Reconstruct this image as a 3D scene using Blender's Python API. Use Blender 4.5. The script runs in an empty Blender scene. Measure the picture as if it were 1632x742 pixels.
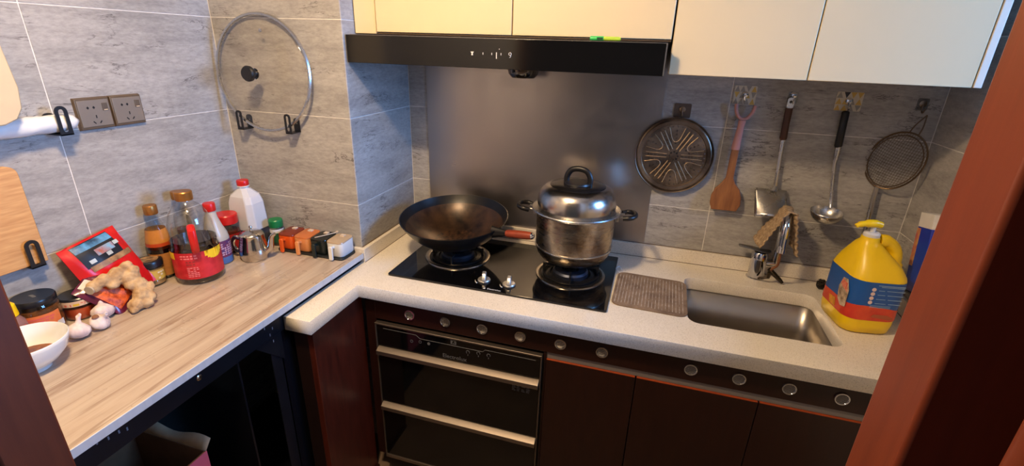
import bpy, bmesh, math, random
from mathutils import Vector, Matrix
random.seed(7)
PI = math.pi
scn = bpy.context.scene
COL = scn.collection

# ------------------------------------------------------------------ camera
F_PX, W_PX, H_PX = 757.72, 1632, 742
CAM = Vector((0.9615, -1.7894, 1.5812))
YAW, PITCH, ROLL = math.radians(15.957), math.radians(-21.469), math.radians(1.824)
_f = Vector((-math.sin(YAW)*math.cos(PITCH), math.cos(YAW)*math.cos(PITCH), math.sin(PITCH)))
_r = Vector((math.cos(YAW), math.sin(YAW), 0)); _u = _r.cross(_f)
CR = math.cos(ROLL)*_r + math.sin(ROLL)*_u
CU = -math.sin(ROLL)*_r + math.cos(ROLL)*_u
cam = bpy.data.cameras.new('camera'); camo = bpy.data.objects.new('camera', cam); COL.objects.link(camo)
cam.sensor_width = 36; cam.lens = F_PX/W_PX*36; cam.clip_start = 0.02
M = Matrix((CR, CU, -_f)).transposed().to_4x4(); M.translation = CAM
camo.matrix_world = M
scn.camera = camo

# ------------------------------------------------------------------ world, lights, exposure
w = bpy.data.worlds.new('world'); scn.world = w; w.use_nodes = True
w.node_tree.nodes['Background'].inputs[0].default_value = (0.85, 0.88, 1.0, 1)
w.node_tree.nodes['Background'].inputs[1].default_value = 0.06
scn.view_settings.view_transform = 'Standard'; scn.view_settings.look = 'None'
scn.view_settings.exposure = 0.0; scn.view_settings.gamma = 1.0
scn.view_settings.use_curve_mapping = False
LAMP = Vector((0.36, -1.28, 2.29))
def area(name, loc, rot, shape, sx, sy, energy, color):
    l = bpy.data.lights.new(name, 'AREA'); l.shape = shape; l.size = sx; l.size_y = sy
    l.energy = energy; l.color = color
    o = bpy.data.objects.new(name, l); COL.objects.link(o); o.location = loc; o.rotation_euler = rot
    return o
area('ceiling_lamp_light', LAMP, (0, 0, 0), 'DISK', 0.17, 0.17, 30, (1.0, 0.70, 0.40))
WIN_Y0, WIN_Y1, WIN_Z0, WIN_Z1 = -1.40, -0.30, 1.24, 2.15
area('window_daylight', (3.05, -0.75, 1.80), (0, PI/2, 0), 'RECTANGLE', 1.0, 0.8, 112, (0.17, 0.45, 1.0))

# ------------------------------------------------------------------ materials
def S(r, g, b):
    def c(v):
        v /= 255.0
        return v/12.92 if v <= .04045 else ((v+.055)/1.055)**2.4
    return (c(r), c(g), c(b), 1)
MATS = {}
def nodes(name):
    m = bpy.data.materials.new(name); m.use_nodes = True; MATS[name] = m
    nt = m.node_tree; return m, nt, nt.nodes['Principled BSDF']
def link(nt, a, b): nt.links.new(a, b)
def mixc(nt, fac, a, b, mode='MIX'):
    n = nt.nodes.new('ShaderNodeMix'); n.data_type = 'RGBA'; n.blend_type = mode
    for i, v in ((0, fac), (6, a), (7, b)):
        if hasattr(v, 'type') and hasattr(v, 'is_linked'): link(nt, v, n.inputs[i])
        else: n.inputs[i].default_value = v
    return n.outputs[2]
def ramp(nt, src, stops):
    n = nt.nodes.new('ShaderNodeValToRGB'); link(nt, src, n.inputs[0])
    e = n.color_ramp.elements
    while len(e) < len(stops): e.new(0.5)
    for el, (p, c) in zip(e, stops): el.position = p; el.color = c if len(c) == 4 else (*c, 1)
    return n.outputs[0]
def noise(nt, scale=(1, 1, 1), sc=5, det=4, rough=.55, dist=0, coord='pos', rnd=False):
    if coord == 'pos': src = nt.nodes.new('ShaderNodeNewGeometry').outputs['Position']
    else: src = nt.nodes.new('ShaderNodeTexCoord').outputs['Object']
    mp = nt.nodes.new('ShaderNodeMapping'); mp.inputs['Scale'].default_value = scale; link(nt, src, mp.inputs[0])
    n = nt.nodes.new('ShaderNodeTexNoise'); n.inputs['Scale'].default_value = sc; n.inputs['Detail'].default_value = det
    n.inputs['Roughness'].default_value = rough; n.inputs['Distortion'].default_value = dist
    if rnd:
        n.noise_dimensions = '4D'
        oi = nt.nodes.new('ShaderNodeObjectInfo'); mu = nt.nodes.new('ShaderNodeMath'); mu.operation = 'MULTIPLY'
        link(nt, oi.outputs['Random'], mu.inputs[0]); mu.inputs[1].default_value = 20
        link(nt, mu.outputs[0], n.inputs['W'])
    link(nt, mp.outputs[0], n.inputs['Vector'])
    return n.outputs[0]
def bump(nt, p, h, strength=.2, dist=.002):
    b = nt.nodes.new('ShaderNodeBump'); b.inputs['Strength'].default_value = strength; b.inputs['Distance'].default_value = dist
    link(nt, h, b.inputs['Height']); link(nt, b.outputs[0], p.inputs['Normal'])
def pm(name, col, rough=.5, metal=0.0, var=0.0, vs=30, bp=0.0, bs=60, spec=.5, coat=0.0, vscale=(1, 1, 1), col2=None, coord='obj', emit=0):
    if name in MATS: return MATS[name]
    m, nt, p = nodes(name)
    p.inputs['Base Color'].default_value = col; p.inputs['Roughness'].default_value = rough
    p.inputs['Metallic'].default_value = metal; p.inputs['Specular IOR Level'].default_value = spec
    p.inputs['Coat Weight'].default_value = coat; p.inputs['Coat Roughness'].default_value = .08
    if var or col2:
        n = noise(nt, vscale, vs, 5, coord=coord)
        c2 = col2 or tuple(max(0, c*(1-var)) for c in col[:3])+(1,)
        f = ramp(nt, n, [(.35, (0, 0, 0)), (.68, (1, 1, 1))])
        link(nt, mixc(nt, f, col, c2), p.inputs['Base Color'])
    if bp: bump(nt, p, noise(nt, vscale, bs, 4, coord=coord), bp)
    if emit:
        p.inputs['Emission Color'].default_value = col; p.inputs['Emission Strength'].default_value = emit
    return m
def glass(name, tint, gloss=.10, rough=.03):
    if name in MATS: return MATS[name]
    m, nt, p = nodes(name); nt.nodes.remove(p)
    t = nt.nodes.new('ShaderNodeBsdfTransparent'); t.inputs[0].default_value = tint
    g = nt.nodes.new('ShaderNodeBsdfGlossy'); g.inputs['Roughness'].default_value = rough
    fr = nt.nodes.new('ShaderNodeLayerWeight'); fr.inputs[0].default_value = .5
    pw = nt.nodes.new('ShaderNodeMath'); pw.operation = 'POWER'; link(nt, fr.outputs['Facing'], pw.inputs[0]); pw.inputs[1].default_value = 3.5
    ad = nt.nodes.new('ShaderNodeMath'); ad.operation = 'MULTIPLY_ADD'; link(nt, pw.outputs[0], ad.inputs[0]); ad.inputs[1].default_value = .55; ad.inputs[2].default_value = gloss-.02
    mx = nt.nodes.new('ShaderNodeMixShader'); link(nt, ad.outputs[0], mx.inputs[0]); link(nt, t.outputs[0], mx.inputs[1]); link(nt, g.outputs[0], mx.inputs[2])
    link(nt, mx.outputs[0], nt.nodes['Material Output'].inputs[0])
    return m

def tile_material():
    m, nt, p = nodes('marbled_tile')
    geo = nt.nodes.new('ShaderNodeNewGeometry'); sx = nt.nodes.new('ShaderNodeSeparateXYZ'); link(nt, geo.outputs['Position'], sx.inputs[0])
    ad = nt.nodes.new('ShaderNodeMath'); ad.operation = 'ADD'; link(nt, sx.outputs[0], ad.inputs[0]); link(nt, sx.outputs[1], ad.inputs[1])
    cb = nt.nodes.new('ShaderNodeCombineXYZ'); link(nt, ad.outputs[0], cb.inputs[0]); link(nt, sx.outputs[2], cb.inputs[2])
    oi = nt.nodes.new('ShaderNodeObjectInfo'); mu = nt.nodes.new('ShaderNodeMath'); mu.operation = 'MULTIPLY'
    link(nt, oi.outputs['Random'], mu.inputs[0]); mu.inputs[1].default_value = 17
    def nz(scale, sc, det, rough, dist):
        mp = nt.nodes.new('ShaderNodeMapping'); mp.inputs['Scale'].default_value = scale; link(nt, cb.outputs[0], mp.inputs[0])
        n = nt.nodes.new('ShaderNodeTexNoise'); n.noise_dimensions = '4D'; n.inputs['Scale'].default_value = sc; n.inputs['Detail'].default_value = det
        n.inputs['Roughness'].default_value = rough; n.inputs['Distortion'].default_value = dist
        link(nt, mp.outputs[0], n.inputs['Vector']); link(nt, mu.outputs[0], n.inputs['W']); return n.outputs[0]
    a = nz((1, 1, 4.5), 4.0, 8, .62, .5)
    base = ramp(nt, a, [(.28, S(142, 139, 135)), (.46, S(164, 161, 156)), (.60, S(176, 173, 168)), (.78, S(158, 154, 148))])
    g = nz((1, 1, 3), 45, 5, .7, 0)
    gr = ramp(nt, g, [(.35, (.78, .78, .78)), (.65, (1.08, 1.08, 1.08))])
    c = mixc(nt, 1.0, base, gr, 'MULTIPLY')
    v = nz((1.1, 1, 5.2), 2.6, 8, .66, .7)            # veins: a thin band of the noise field
    vm = ramp(nt, v, [(.490, (0, 0, 0)), (.499, (1, 1, 1)), (.503, (1, 1, 1)), (.512, (0, 0, 0))])
    bk = nz((1, 1, 1), 7, 4, .6, 0)
    bm_ = ramp(nt, bk, [(.50, (0, 0, 0)), (.60, (.85, .85, .85))])
    vv = mixc(nt, 1.0, vm, bm_, 'MULTIPLY')
    c = mixc(nt, vv, c, S(74, 70, 67))
    sp = nz((1, 1, 2.6), 11, 4, .55, .2)
    sm = ramp(nt, sp, [(.68, (0, 0, 0)), (.74, (.55, .55, .55))])
    c = mixc(nt, sm, c, S(112, 108, 103))
    link(nt, c, p.inputs['Base Color']); p.inputs['Roughness'].default_value = .42
    p.inputs['Specular IOR Level'].default_value = .35
    bump(nt, p, g, .05, .001)
    return m
def wood_top_material():
    m, nt, p = nodes('pale_wood_laminate')
    a = noise(nt, (14, 1.1, 1), 2.2, 8, .6, .5)
    c = ramp(nt, a, [(.28, S(158, 141, 123)), (.45, S(175, 158, 141)), (.60, S(187, 173, 156)), (.78, S(172, 157, 140))])
    b = noise(nt, (60, 1.3, 1), 3, 5, .6, .4)
    d = ramp(nt, b, [(.30, (.90, .88, .86)), (.48, (1, 1, 1))])
    c = mixc(nt, .8, c, d, 'MULTIPLY')
    l = noise(nt, (8, .35, 1), 2.2, 3, .5, .25)
    lm = ramp(nt, l, [(.488, (0, 0, 0)), (.499, (.5, .5, .5)), (.503, (.5, .5, .5)), (.513, (0, 0, 0))])
    c = mixc(nt, lm, c, S(118, 88, 66))
    link(nt, c, p.inputs['Base Color']); p.inputs['Roughness'].default_value = .30
    r = noise(nt, (1, 1, 1), 9, 4)
    rr = ramp(nt, r, [(.35, (.22, .22, .22)), (.7, (.46, .46, .46))]); link(nt, rr, p.inputs['Roughness'])
    return m
def stone_material():
    m, nt, p = nodes('beige_quartz')
    a = noise(nt, (1, 1, 1), 420, 2, .6); b = noise(nt, (1, 1, 1), 900, 2, .6); d = noise(nt, (1, 1, 1), 3, 4, .6)
    c = ramp(nt, a, [(.30, S(182, 172, 156)), (.42, S(224, 216, 200)), (.62, S(230, 222, 208)), (.74, S(242, 236, 224))])
    k = ramp(nt, b, [(.70, (0, 0, 0)), (.76, (.5, .5, .5))])
    c = mixc(nt, k, c, S(140, 124, 104))
    st = ramp(nt, d, [(.45, (1, 1, 1)), (.75, (.90, .87, .82))])
    c = mixc(nt, .8, c, st, 'MULTIPLY')
    link(nt, c, p.inputs['Base Color']); p.inputs['Roughness'].default_value = .28
    return m
def brushed(name, col, rough=.28, axis=(1, 1, 1), stain=None, aniso=0):
    m, nt, p = nodes(name)
    p.inputs['Metallic'].default_value = 1; p.inputs['Base Color'].default_value = col
    a = noise(nt, axis, 12, 6, .6, coord='obj')
    rr = ramp(nt, a, [(.3, (rough*.85,)*3), (.7, (rough*1.18,)*3)]); link(nt, rr, p.inputs['Roughness'])
    if stain:
        s = noise(nt, (1, 1, 1), 9, 6, .65, .4, coord='obj')
        f = ramp(nt, s, [(.46, (0, 0, 0)), (.66, (.8, .8, .8))]); link(nt, mixc(nt, f, col, stain), p.inputs['Base Color'])
    if aniso: p.inputs['Anisotropic'].default_value = aniso
    if rough < .3: bump(nt, p, a, .02, .001)
    return m
TILE = tile_material(); WOODTOP = wood_top_material(); STONE = stone_material()
GROUT = pm('white_grout', S(232, 228, 220), .9, var=.2, vs=40)
PLASTER = pm('white_plaster', S(225, 222, 214), .9, var=.05, vs=8, bp=.05)
FLOORM = pm('brown_floor_tile', S(118, 100, 84), .35, var=.25, vs=9)
CREAM = pm('cream_lacquer', S(228, 209, 168), .34, var=.03, vs=4, spec=.4)
CREAMEDGE = pm('cream_edge', S(232, 224, 206), .4, var=.03)
MAHOG = pm('mahogany_lacquer', S(40, 18, 14), .30, vscale=(9, 9, 1), vs=7, col2=S(32, 14, 12), coord='pos', spec=.4)
JAMB = pm('red_brown_door_paint', S(112, 50, 27), .42, vscale=(12, 12, 1), vs=6, col2=S(98, 42, 23), coord='pos', bp=.03)
ORANGE_EDGE = pm('orange_brown_edge', S(150, 62, 24), .4, var=.2)
STEEL = brushed('brushed_steel', S(200, 198, 194), .27)
STEELSHEET = brushed('steel_splash_sheet', S(176, 170, 166), .32, (1, 1, 1))
SINKSTEEL = brushed('sink_steel', S(176, 168, 156), .34, (3, 3, 3))
POTSTEEL = brushed('pot_steel', S(196, 190, 182), .22, (1, 1, 9))
POTSTAIN = brushed('pot_steel_stained', S(180, 168, 150), .28, (1, 1, 9), stain=S(104, 74, 48))
CHROME = pm('chrome', S(205, 205, 208), .10, 1.0)
ALU = pm('aluminium_profile', S(150, 148, 146), .38, 1.0, var=.1, vscale=(1, 30, 30), vs=4)
HANDLESTEEL = pm('champagne_steel', S(140, 130, 120), .48, 1.0, vscale=(1, 25, 25), vs=5, var=.08)
BLKGLASS = pm('black_glass', S(9, 9, 11), .06, var=.2, vs=3, spec=.5)
HOODGLASS = pm('hood_black_glass', S(14, 13, 13), .12, var=.2, vs=3)
BLKPL = pm('black_plastic', S(24, 23, 24), .38, var=.25, vs=30)
BLKIRON = pm('black_iron', S(27, 26, 27), .34, .3, var=.35, vs=14, bp=.06)
BLKPAINT = pm('black_rack_paint', S(22, 24, 30), .30, var=.3, vs=12, bp=.03)
WHITEPL = pm('white_plastic', S(226, 226, 224), .35, var=.04)
PORC = pm('white_porcelain', S(228, 232, 230), .12, var=.03, vs=6, coat=.3)
RED = pm('red_plastic', S(200, 28, 24), .32, var=.12)
REDLAB = pm('red_label', S(204, 42, 50), .45, var=.22, vs=40, col2=S(178, 26, 34))
YEL = pm('yellow_plastic', S(246, 205, 18), .33, var=.08, vs=10)
BRONZE = pm('bronze_cap', S(176, 122, 62), .34, .75, var=.2)
GREENPL = pm('green_plastic', S(20, 122, 66), .35, var=.15)
CLEAR = glass('clear_glass', (.96, .97, .96, 1), .07)
CLEARPL = glass('clear_plastic', (.96, .96, .95, 1), .11, .06)
AMBERGL = glass('amber_liquid', (.78, .42, .10, 1), .08, .05)
PRINTW = pm('white_print', S(215, 215, 212), .6, var=.02)
PRINTG = pm('grey_print', S(96, 98, 102), .6, var=.02)
SOY = pm('soy_sauce', S(22, 9, 7), .08, var=.2)

# ------------------------------------------------------------------ mesh builder
class B:
    def __init__(s): s.v = []; s.f = []; s.m = []
    def add(s, vs, fs, mi=0):
        k = len(s.v); s.v += [tuple(v) for v in vs]; s.f += [tuple(i+k for i in f) for f in fs]; s.m += [mi]*len(fs); return s
    def box(s, x0, x1, y0, y1, z0, z1, mi=0):
        return s.add([(x0, y0, z0), (x1, y0, z0), (x1, y1, z0), (x0, y1, z0), (x0, y0, z1), (x1, y0, z1), (x1, y1, z1), (x0, y1, z1)],
                     [(3, 2, 1, 0), (4, 5, 6, 7), (0, 1, 5, 4), (1, 2, 6, 5), (2, 3, 7, 6), (3, 0, 4, 7)], mi)
    def loft(s, rings, mi=0, cap0=True, cap1=True, closed=False):
        n = len(rings[0]); vs = [p for r in rings for p in r]; fs = []
        R = len(rings)
        for i in range(R if closed else R-1):
            a, b = i*n, ((i+1) % R)*n
            for j in range(n): fs.append((a+j, a+(j+1) % n, b+(j+1) % n, b+j))
        if not closed:
            if cap0: fs.append(tuple(range(n-1, -1, -1)))
            if cap1: fs.append(tuple((R-1)*n+j for j in range(n)))
        return s.add(vs, fs, mi)
    def lathe(s, prof, n=32, c=(0, 0, 0), mi=0, cap=False, a0=0, a1=2*PI):
        full = abs(a1-a0-2*PI) < 1e-6; m = n if full else n+1
        vs = []; fs = []
        for r, z in prof:
            for j in range(m):
                a = a0+(a1-a0)*j/n; vs.append((c[0]+r*math.cos(a), c[1]+r*math.sin(a), c[2]+z))
        for i in range(len(prof)-1):
            for j in range(n): fs.append((i*m+j, i*m+(j+1) % m, (i+1)*m+(j+1) % m, (i+1)*m+j))
        if full and cap:
            if prof[0][0] > 1e-5: fs.append(tuple(range(m-1, -1, -1)))
            if prof[-1][0] > 1e-5: fs.append(tuple((len(prof)-1)*m+j for j in range(m)))
        return s.add(vs, fs, mi)
    def tube(s, pts, r, n=10, mi=0, closed=False, flat=1.0, up=None, caps=True):
        P = [Vector(p) for p in pts]; N = len(P); rings = []; prev = None
        for i in range(N):
            if closed: t = P[(i+1) % N]-P[i-1]
            else: t = P[min(i+1, N-1)]-P[max(i-1, 0)]
            t.normalize()
            ref = Vector(up) if up else (prev if prev else (Vector((0, 0, 1)) if abs(t.z) < .9 else Vector((1, 0, 0))))
            a = ref-t*ref.dot(t); a.normalize(); b = t.cross(a); prev = a
            ri = r[i] if isinstance(r, (list, tuple)) else r
            rings.append([P[i]+a*(ri*math.cos(2*PI*k/n))+b*(ri*flat*math.sin(2*PI*k/n)) for k in range(n)])
        return s.loft(rings, mi, caps, caps, closed)
    def grid(s, fn, nu, nv, mi=0):
        vs = [fn(i/nu, j/nv) for i in range(nu+1) for j in range(nv+1)]
        return s.add(vs, [(i*(nv+1)+j, (i+1)*(nv+1)+j, (i+1)*(nv+1)+j+1, i*(nv+1)+j+1) for i in range(nu) for j in range(nv)], mi)
    def prism(s, outline, d0, d1, plane='xy', mi=0):
        def mp(a, b, d): return (a, b, d) if plane == 'xy' else (a, d, b) if plane == 'xz' else (d, a, b)
        return s.loft([[mp(a, b, d0) for a, b in outline], [mp(a, b, d1) for a, b in outline]], mi)
    def xf(s, m, k=0):
        for i in range(k, len(s.v)): s.v[i] = tuple(m @ Vector(s.v[i]))
        return s
    def build(s, name, mats, parent=None, bevel=0, seg=2, smooth=True, sub=0, ang=38, solid=0):
        me = bpy.data.meshes.new(name); me.from_pydata(s.v, [], s.f)
        if not isinstance(mats, (list, tuple)): mats = [mats]
        for m in mats: me.materials.append(m)
        me.polygons.foreach_set('material_index', s.m)
        bm = bmesh.new(); bm.from_mesh(me); bmesh.ops.remove_doubles(bm, verts=bm.verts, dist=1e-6); bmesh.ops.recalc_face_normals(bm, faces=bm.faces); bm.to_mesh(me); bm.free()
        return mkobj(name, me, parent, bevel, seg, smooth, sub, ang, solid)
def mkobj(name, me, parent=None, bevel=0, seg=2, smooth=True, sub=0, ang=38, solid=0):
    if smooth:
        me.polygons.foreach_set('use_smooth', [True]*len(me.polygons)); me.set_sharp_from_angle(angle=math.radians(ang))
    o = bpy.data.objects.new(name, me); COL.objects.link(o)
    if parent: o.parent = parent
    if solid:
        md = o.modifiers.new('solid', 'SOLIDIFY'); md.thickness = solid; md.offset = 0
    if bevel:
        md = o.modifiers.new('bevel', 'BEVEL'); md.width = bevel; md.segments = seg; md.limit_method = 'ANGLE'; md.angle_limit = math.radians(40)
    if sub:
        md = o.modifiers.new('sub', 'SUBSURF'); md.levels = sub; md.render_levels = sub
    return o
def curve_mesh(name, loops, depth, mat, parent=None, bev=0, M4=None):
    """flat outline with holes, extruded by +-depth; loops in the local xy plane"""
    cu = bpy.data.curves.new(name, 'CURVE'); cu.dimensions = '2D'; cu.fill_mode = 'BOTH'; cu.extrude = depth; cu.bevel_depth = bev; cu.bevel_resolution = 1
    for lp in loops:
        sp = cu.splines.new('POLY'); sp.points.add(len(lp)-1); sp.use_cyclic_u = True
        for p, q in zip(sp.points, lp): p.co = (q[0], q[1], 0, 1)
    return _conv(name, cu, mat, parent, M4)
def _conv(name, cu, mat, parent, M4):
    t = bpy.data.objects.new('tmp', cu); COL.objects.link(t)
    dg = bpy.context.evaluated_depsgraph_get(); me = bpy.data.meshes.new_from_object(t.evaluated_get(dg))
    bpy.data.objects.remove(t); bpy.data.curves.remove(cu)
    me.name = name; me.materials.clear(); me.materials.append(mat)
    if M4: me.transform(M4)
    return mkobj(name, me, parent, smooth=False)
def text_mesh(name, body, size, mat, parent, M4, depth=.0002, shear=0, bold=0):
    cu = bpy.data.curves.new(name, 'FONT'); cu.body = body; cu.size = size; cu.extrude = depth; cu.align_x = 'CENTER'; cu.align_y = 'CENTER'; cu.shear = shear
    cu.offset = bold; cu.resolution_u = 3
    return _conv(name, cu, mat, parent, M4)
def thing(name, label, cat, loc=(0, 0, 0), rot=(0, 0, 0), group=None):
    o = bpy.data.objects.new(name, None); COL.objects.link(o); o.empty_display_size = .05
    o.location = loc; o.rotation_euler = rot; o['label'] = label; o['category'] = cat
    if group: o['group'] = group
    return o
def tag(o, label, cat, group=None):
    o['label'] = label; o['category'] = cat
    if group: o['group'] = group
    return o
def struct(o): o['kind'] = 'structure'; return o
def rrect(x0, x1, y0, y1, r, n=5):
    out = []
    for cx, cy, a in ((x1-r, y1-r, 0), (x0+r, y1-r, PI/2), (x0+r, y0+r, PI), (x1-r, y0+r, 3*PI/2)):
        for k in range(n+1): t = a+PI/2*k/n; out.append((cx+r*math.cos(t), cy+r*math.sin(t)))
    return out
def circ(r, n=24, cx=0, cy=0, ph=0): return [(cx+r*math.cos(2*PI*k/n+ph), cy+r*math.sin(2*PI*k/n+ph)) for k in range(n)]
def bez(p0, p1, p2, p3, n=10):
    P = [Vector(p) for p in (p0, p1, p2, p3)]
    return [P[0]*(1-t)**3+P[1]*3*t*(1-t)**2+P[2]*3*t*t*(1-t)+P[3]*t**3 for t in [k/n for k in range(n+1)]]
def cr(pts, n=6):
    P = [Vector(p) for p in pts]; P = [P[0]*2-P[1]]+P+[P[-1]*2-P[-2]]; out = []
    for i in range(1, len(P)-2):
        for k in range(n):
            t = k/n; a, b, c, d = P[i-1:i+3]
            out.append(.5*((2*b)+(c-a)*t+(2*a-5*b+4*c-d)*t*t+(3*b-a-3*c+d)*t**3))
    out.append(P[-2]); return out
def RX(a): return Matrix.Rotation(a, 4, 'X')
def RY(a): return Matrix.Rotation(a, 4, 'Y')
def RZ(a): return Matrix.Rotation(a, 4, 'Z')
def TR(x, y, z): return Matrix.Translation((x, y, z))
FRONT = RX(PI/2)            # local xy -> x,z facing -y

# ------------------------------------------------------------------ the room
XL, XR, YP, YD, CEIL = -0.503, 1.794, -0.410, -1.50, 2.36
Z0 = 1.041
_tiles = {}
def tile(parent, plane, pos, a0, a1, z0, z1, sgn):
    """one tile as a thin slab: plane 'x' (wall faces +-x, runs along y) or 'y' (faces -y, runs along x)"""
    g = .0013; a0 += g; a1 -= g; z0 += g; z1 -= g
    if a1-a0 < .01 or z1-z0 < .01: return
    key = (plane, round(a1-a0, 4), round(z1-z0, 4))
    if key not in _tiles:
        hw, hh, t = (a1-a0)/2, (z1-z0)/2, .004
        b = B()
        if plane == 'x': b.box(-t, t, -hw, hw, -hh, hh)
        else: b.box(-hw, hw, -t, t, -hh, hh)
        o = b.build('tile', TILE, parent, bevel=.0008, seg=1, smooth=False); _tiles[key] = o
    else:
        o = _tiles[key].copy(); COL.objects.link(o); o.parent = parent
    c = pos+sgn*(-.004)
    o.location = (c, (a0+a1)/2, (z0+z1)/2) if plane == 'x' else ((a0+a1)/2, c, (z0+z1)/2)
def tiled(parent, plane, pos, sgn, cuts, zc, skip=None):
    for i in range(len(cuts)-1):
        for j in range(len(zc)-1):
            if skip and skip(cuts[i], cuts[i+1], zc[j], zc[j+1]): continue
            tile(parent, plane, pos, cuts[i], cuts[i+1], zc[j], zc[j+1], sgn)
ZC = [0.0, .141, .441, .741, Z0, Z0+.3, Z0+.6, Z0+.9, Z0+1.2, CEIL]
T8 = .0012
floor = struct(B().box(XL-.1, XR+.1, YD-1.2, .1, -.1, 0).build('floor', FLOORM, smooth=False))
ceiling = struct(B().box(XL-.1, XR+.1, YD-.1, .1, CEIL, CEIL+.1).build('ceiling', PLASTER, smooth=False))
wl = struct(B().box(XL-.1, XL-T8, YD-.1, YP, 0, CEIL).build('wall_left', GROUT, smooth=False))
tiled(wl, 'x', XL, 1, [-1.5, -.939, YP], ZC)
wp = struct(B().box(XL-.1, -T8, YP+T8, .1, 0, CEIL).build('wall_corner', GROUT, smooth=False))
tiled(wp, 'y', YP, -1, [XL, 0], ZC)
tiled(wp, 'x', 0, 1, [YP, 0], ZC)
wb = struct(B().box(-T8, XR+.1, T8, .1, 0, CEIL).build('wall_back', GROUT, smooth=False))
tiled(wb, 'y', 0, -1, [0, .597, 1.197, XR], ZC)
wr = B(); xx0, xx1 = XR+T8, XR+.12
wr.box(xx0, xx1, WIN_Y1, T8, 0, CEIL); wr.box(xx0, xx1, YD-.1, WIN_Y0, 0, CEIL)
wr.box(xx0, xx1, WIN_Y0, WIN_Y1, 0, WIN_Z0); wr.box(xx0, xx1, WIN_Y0, WIN_Y1, WIN_Z1, CEIL)
wr = struct(wr.build('wall_right', GROUT, smooth=False))
tiled(wr, 'x', XR, -1, [WIN_Y1, 0], ZC)
# window in the right wall (daylight)
win = struct(bpy.data.objects.new('window_1', None)); COL.objects.link(win)
b = B(); wx0, wx1 = XR+.05, XR+.09
for y0, y1, z0, z1 in ((WIN_Y0, WIN_Y1, WIN_Z0, WIN_Z0+.04), (WIN_Y0, WIN_Y1, WIN_Z1-.04, WIN_Z1), (WIN_Y0, WIN_Y0+.04, WIN_Z0, WIN_Z1), (WIN_Y1-.04, WIN_Y1, WIN_Z0, WIN_Z1), (-.945, -.905, WIN_Z0, WIN_Z1)):
    b.box(wx0, wx1, y0, y1, z0, z1)
b.build('window_frame', ALU, win, smooth=False)
for y0, y1 in ((WIN_Y0+.04, -.945), (-.905, WIN_Y1-.04)):
    B().box(XR+.068, XR+.073, y0, y1, WIN_Z0+.04, WIN_Z1-.04).build('pane', glass('window_glass', (.97, .98, 1, 1), .05), win, smooth=False)
# front wall with the door opening the picture is taken through
DX0, DX1 = .280, 1.114
b = B(); b.box(XL-.1, DX0-.03, YD-.13, YD, 0, CEIL); b.box(DX1+.071, XR+.12, YD-.13, YD, 0, CEIL); b.box(DX0-.03, DX1+.071, YD-.13, YD, 2.05, CEIL)
struct(b.build('wall_front', PLASTER, smooth=False))
dr = struct(bpy.data.objects.new('door_1', None)); COL.objects.link(dr)
B().box(DX0-.03, DX0, YD-.055, YD+.008, 0, 2.05).build('jamb', JAMB, dr, bevel=.003)
B().box(DX0-.032, DX0-.018, YD-.13, YD-.055, 0, 2.05).build('jamb_recess', JAMB, dr, bevel=.002)
B().box(DX1, DX1+.07, YD-.038, YD+.008, 0, 2.05).build('jamb', JAMB, dr, bevel=.003)
B().box(DX1+.060, DX1+.070, YD-.13, YD-.038, 0, 2.05).build('jamb_recess', JAMB, dr, bevel=.002)
B().tube([(DX1+.018, YD-.085, 0), (DX1+.018, YD-.085, 2.05)], .010, 14).build('jamb_bead', JAMB, dr)
B().box(DX0-.03, DX1+.03, YD-.055, YD+.008, 2.02, 2.05).build('door_head', JAMB, dr, bevel=.003)

# ceiling lamp
t = thing('ceiling_lamp', 'round flush ceiling lamp with warm diffuser above the kitchen floor', 'lamp', (LAMP.x, LAMP.y, CEIL))
B().lathe([(0, 0), (.13, 0), (.135, -.01), (.13, -.03), (.0, -.03)], 40).build('lamp_body', WHITEPL, t)
B().lathe([(.0, -.03), (.12, -.03), (.11, -.045), (.08, -.055), (0, -.058)], 40).build('diffuser', pm('lamp_diffuser', (1, .78, .5, 1), .5, emit=6), t)

# ------------------------------------------------------------------ worktop, upstands, sink
ZCN, ZCB, YF = .830, .785, -.586
XA, XB, YA = .091, .003, -.825
SX0, SX1, SY0, SY1 = 1.136, 1.553, -.458, -.140
t = thing('stone_worktop', 'speckled beige stone worktop with upstand running past hob and sink', 'worktop', (0, 0, 0))
outer = [(XA, YF), (XR-.012, YF), (XR-.012, -.016), (.016, -.016), (.016, YP-.016), (XB, YP-.016), (XB, YA), (XA, YA)]
hole = rrect(SX0, SX1, SY0, SY1, .035, 6)
curve_mesh('slab', [outer, hole], (ZCN-ZCB)/2-.001, STONE, t, .001, TR(0, 0, (ZCN+ZCB)/2))
for nm, x0, x1, y0, y1 in (('upstand', .002, XR-.012, -.016, -.001), ('upstand', .001, .018, YP-.016, -.016), ('upstand', XR-.014, XR-.001, YF, -.001), ('upstand', XL+.01, .001, YP-.016, YP-.001)):
    B().box(x0, x1, y0, y1, ZCN-.002, .882).build(nm, STONE, t, bevel=.002)
JOINT = pm('dark_joint', S(112, 92, 70), .8, var=.3, vs=30)
for x0, x1, y0, y1 in ((.018, XR-.014, -.0172, -.0160), (.0178, .0190, YP-.016, -.0172), (XR-.0152, XR-.014, YF, -.0172)):
    B().box(x0, x1, y0, y1, ZCN-.0005, ZCN+.0016).build('sealant_joint', JOINT, t, smooth=False)
for x0, x1, y0, y1 in ((.002, XR-.002, -.0045, -.0003), (.0003, .0045, YP, -.0045)):
    B().box(x0, x1, y0, y1, .8815, .8832).build('sealant_joint', JOINT, t, smooth=False)
t = thing('kitchen_sink', 'rectangular undermount stainless steel sink basin', 'sink', (0, 0, 0))
rings = []
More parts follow.
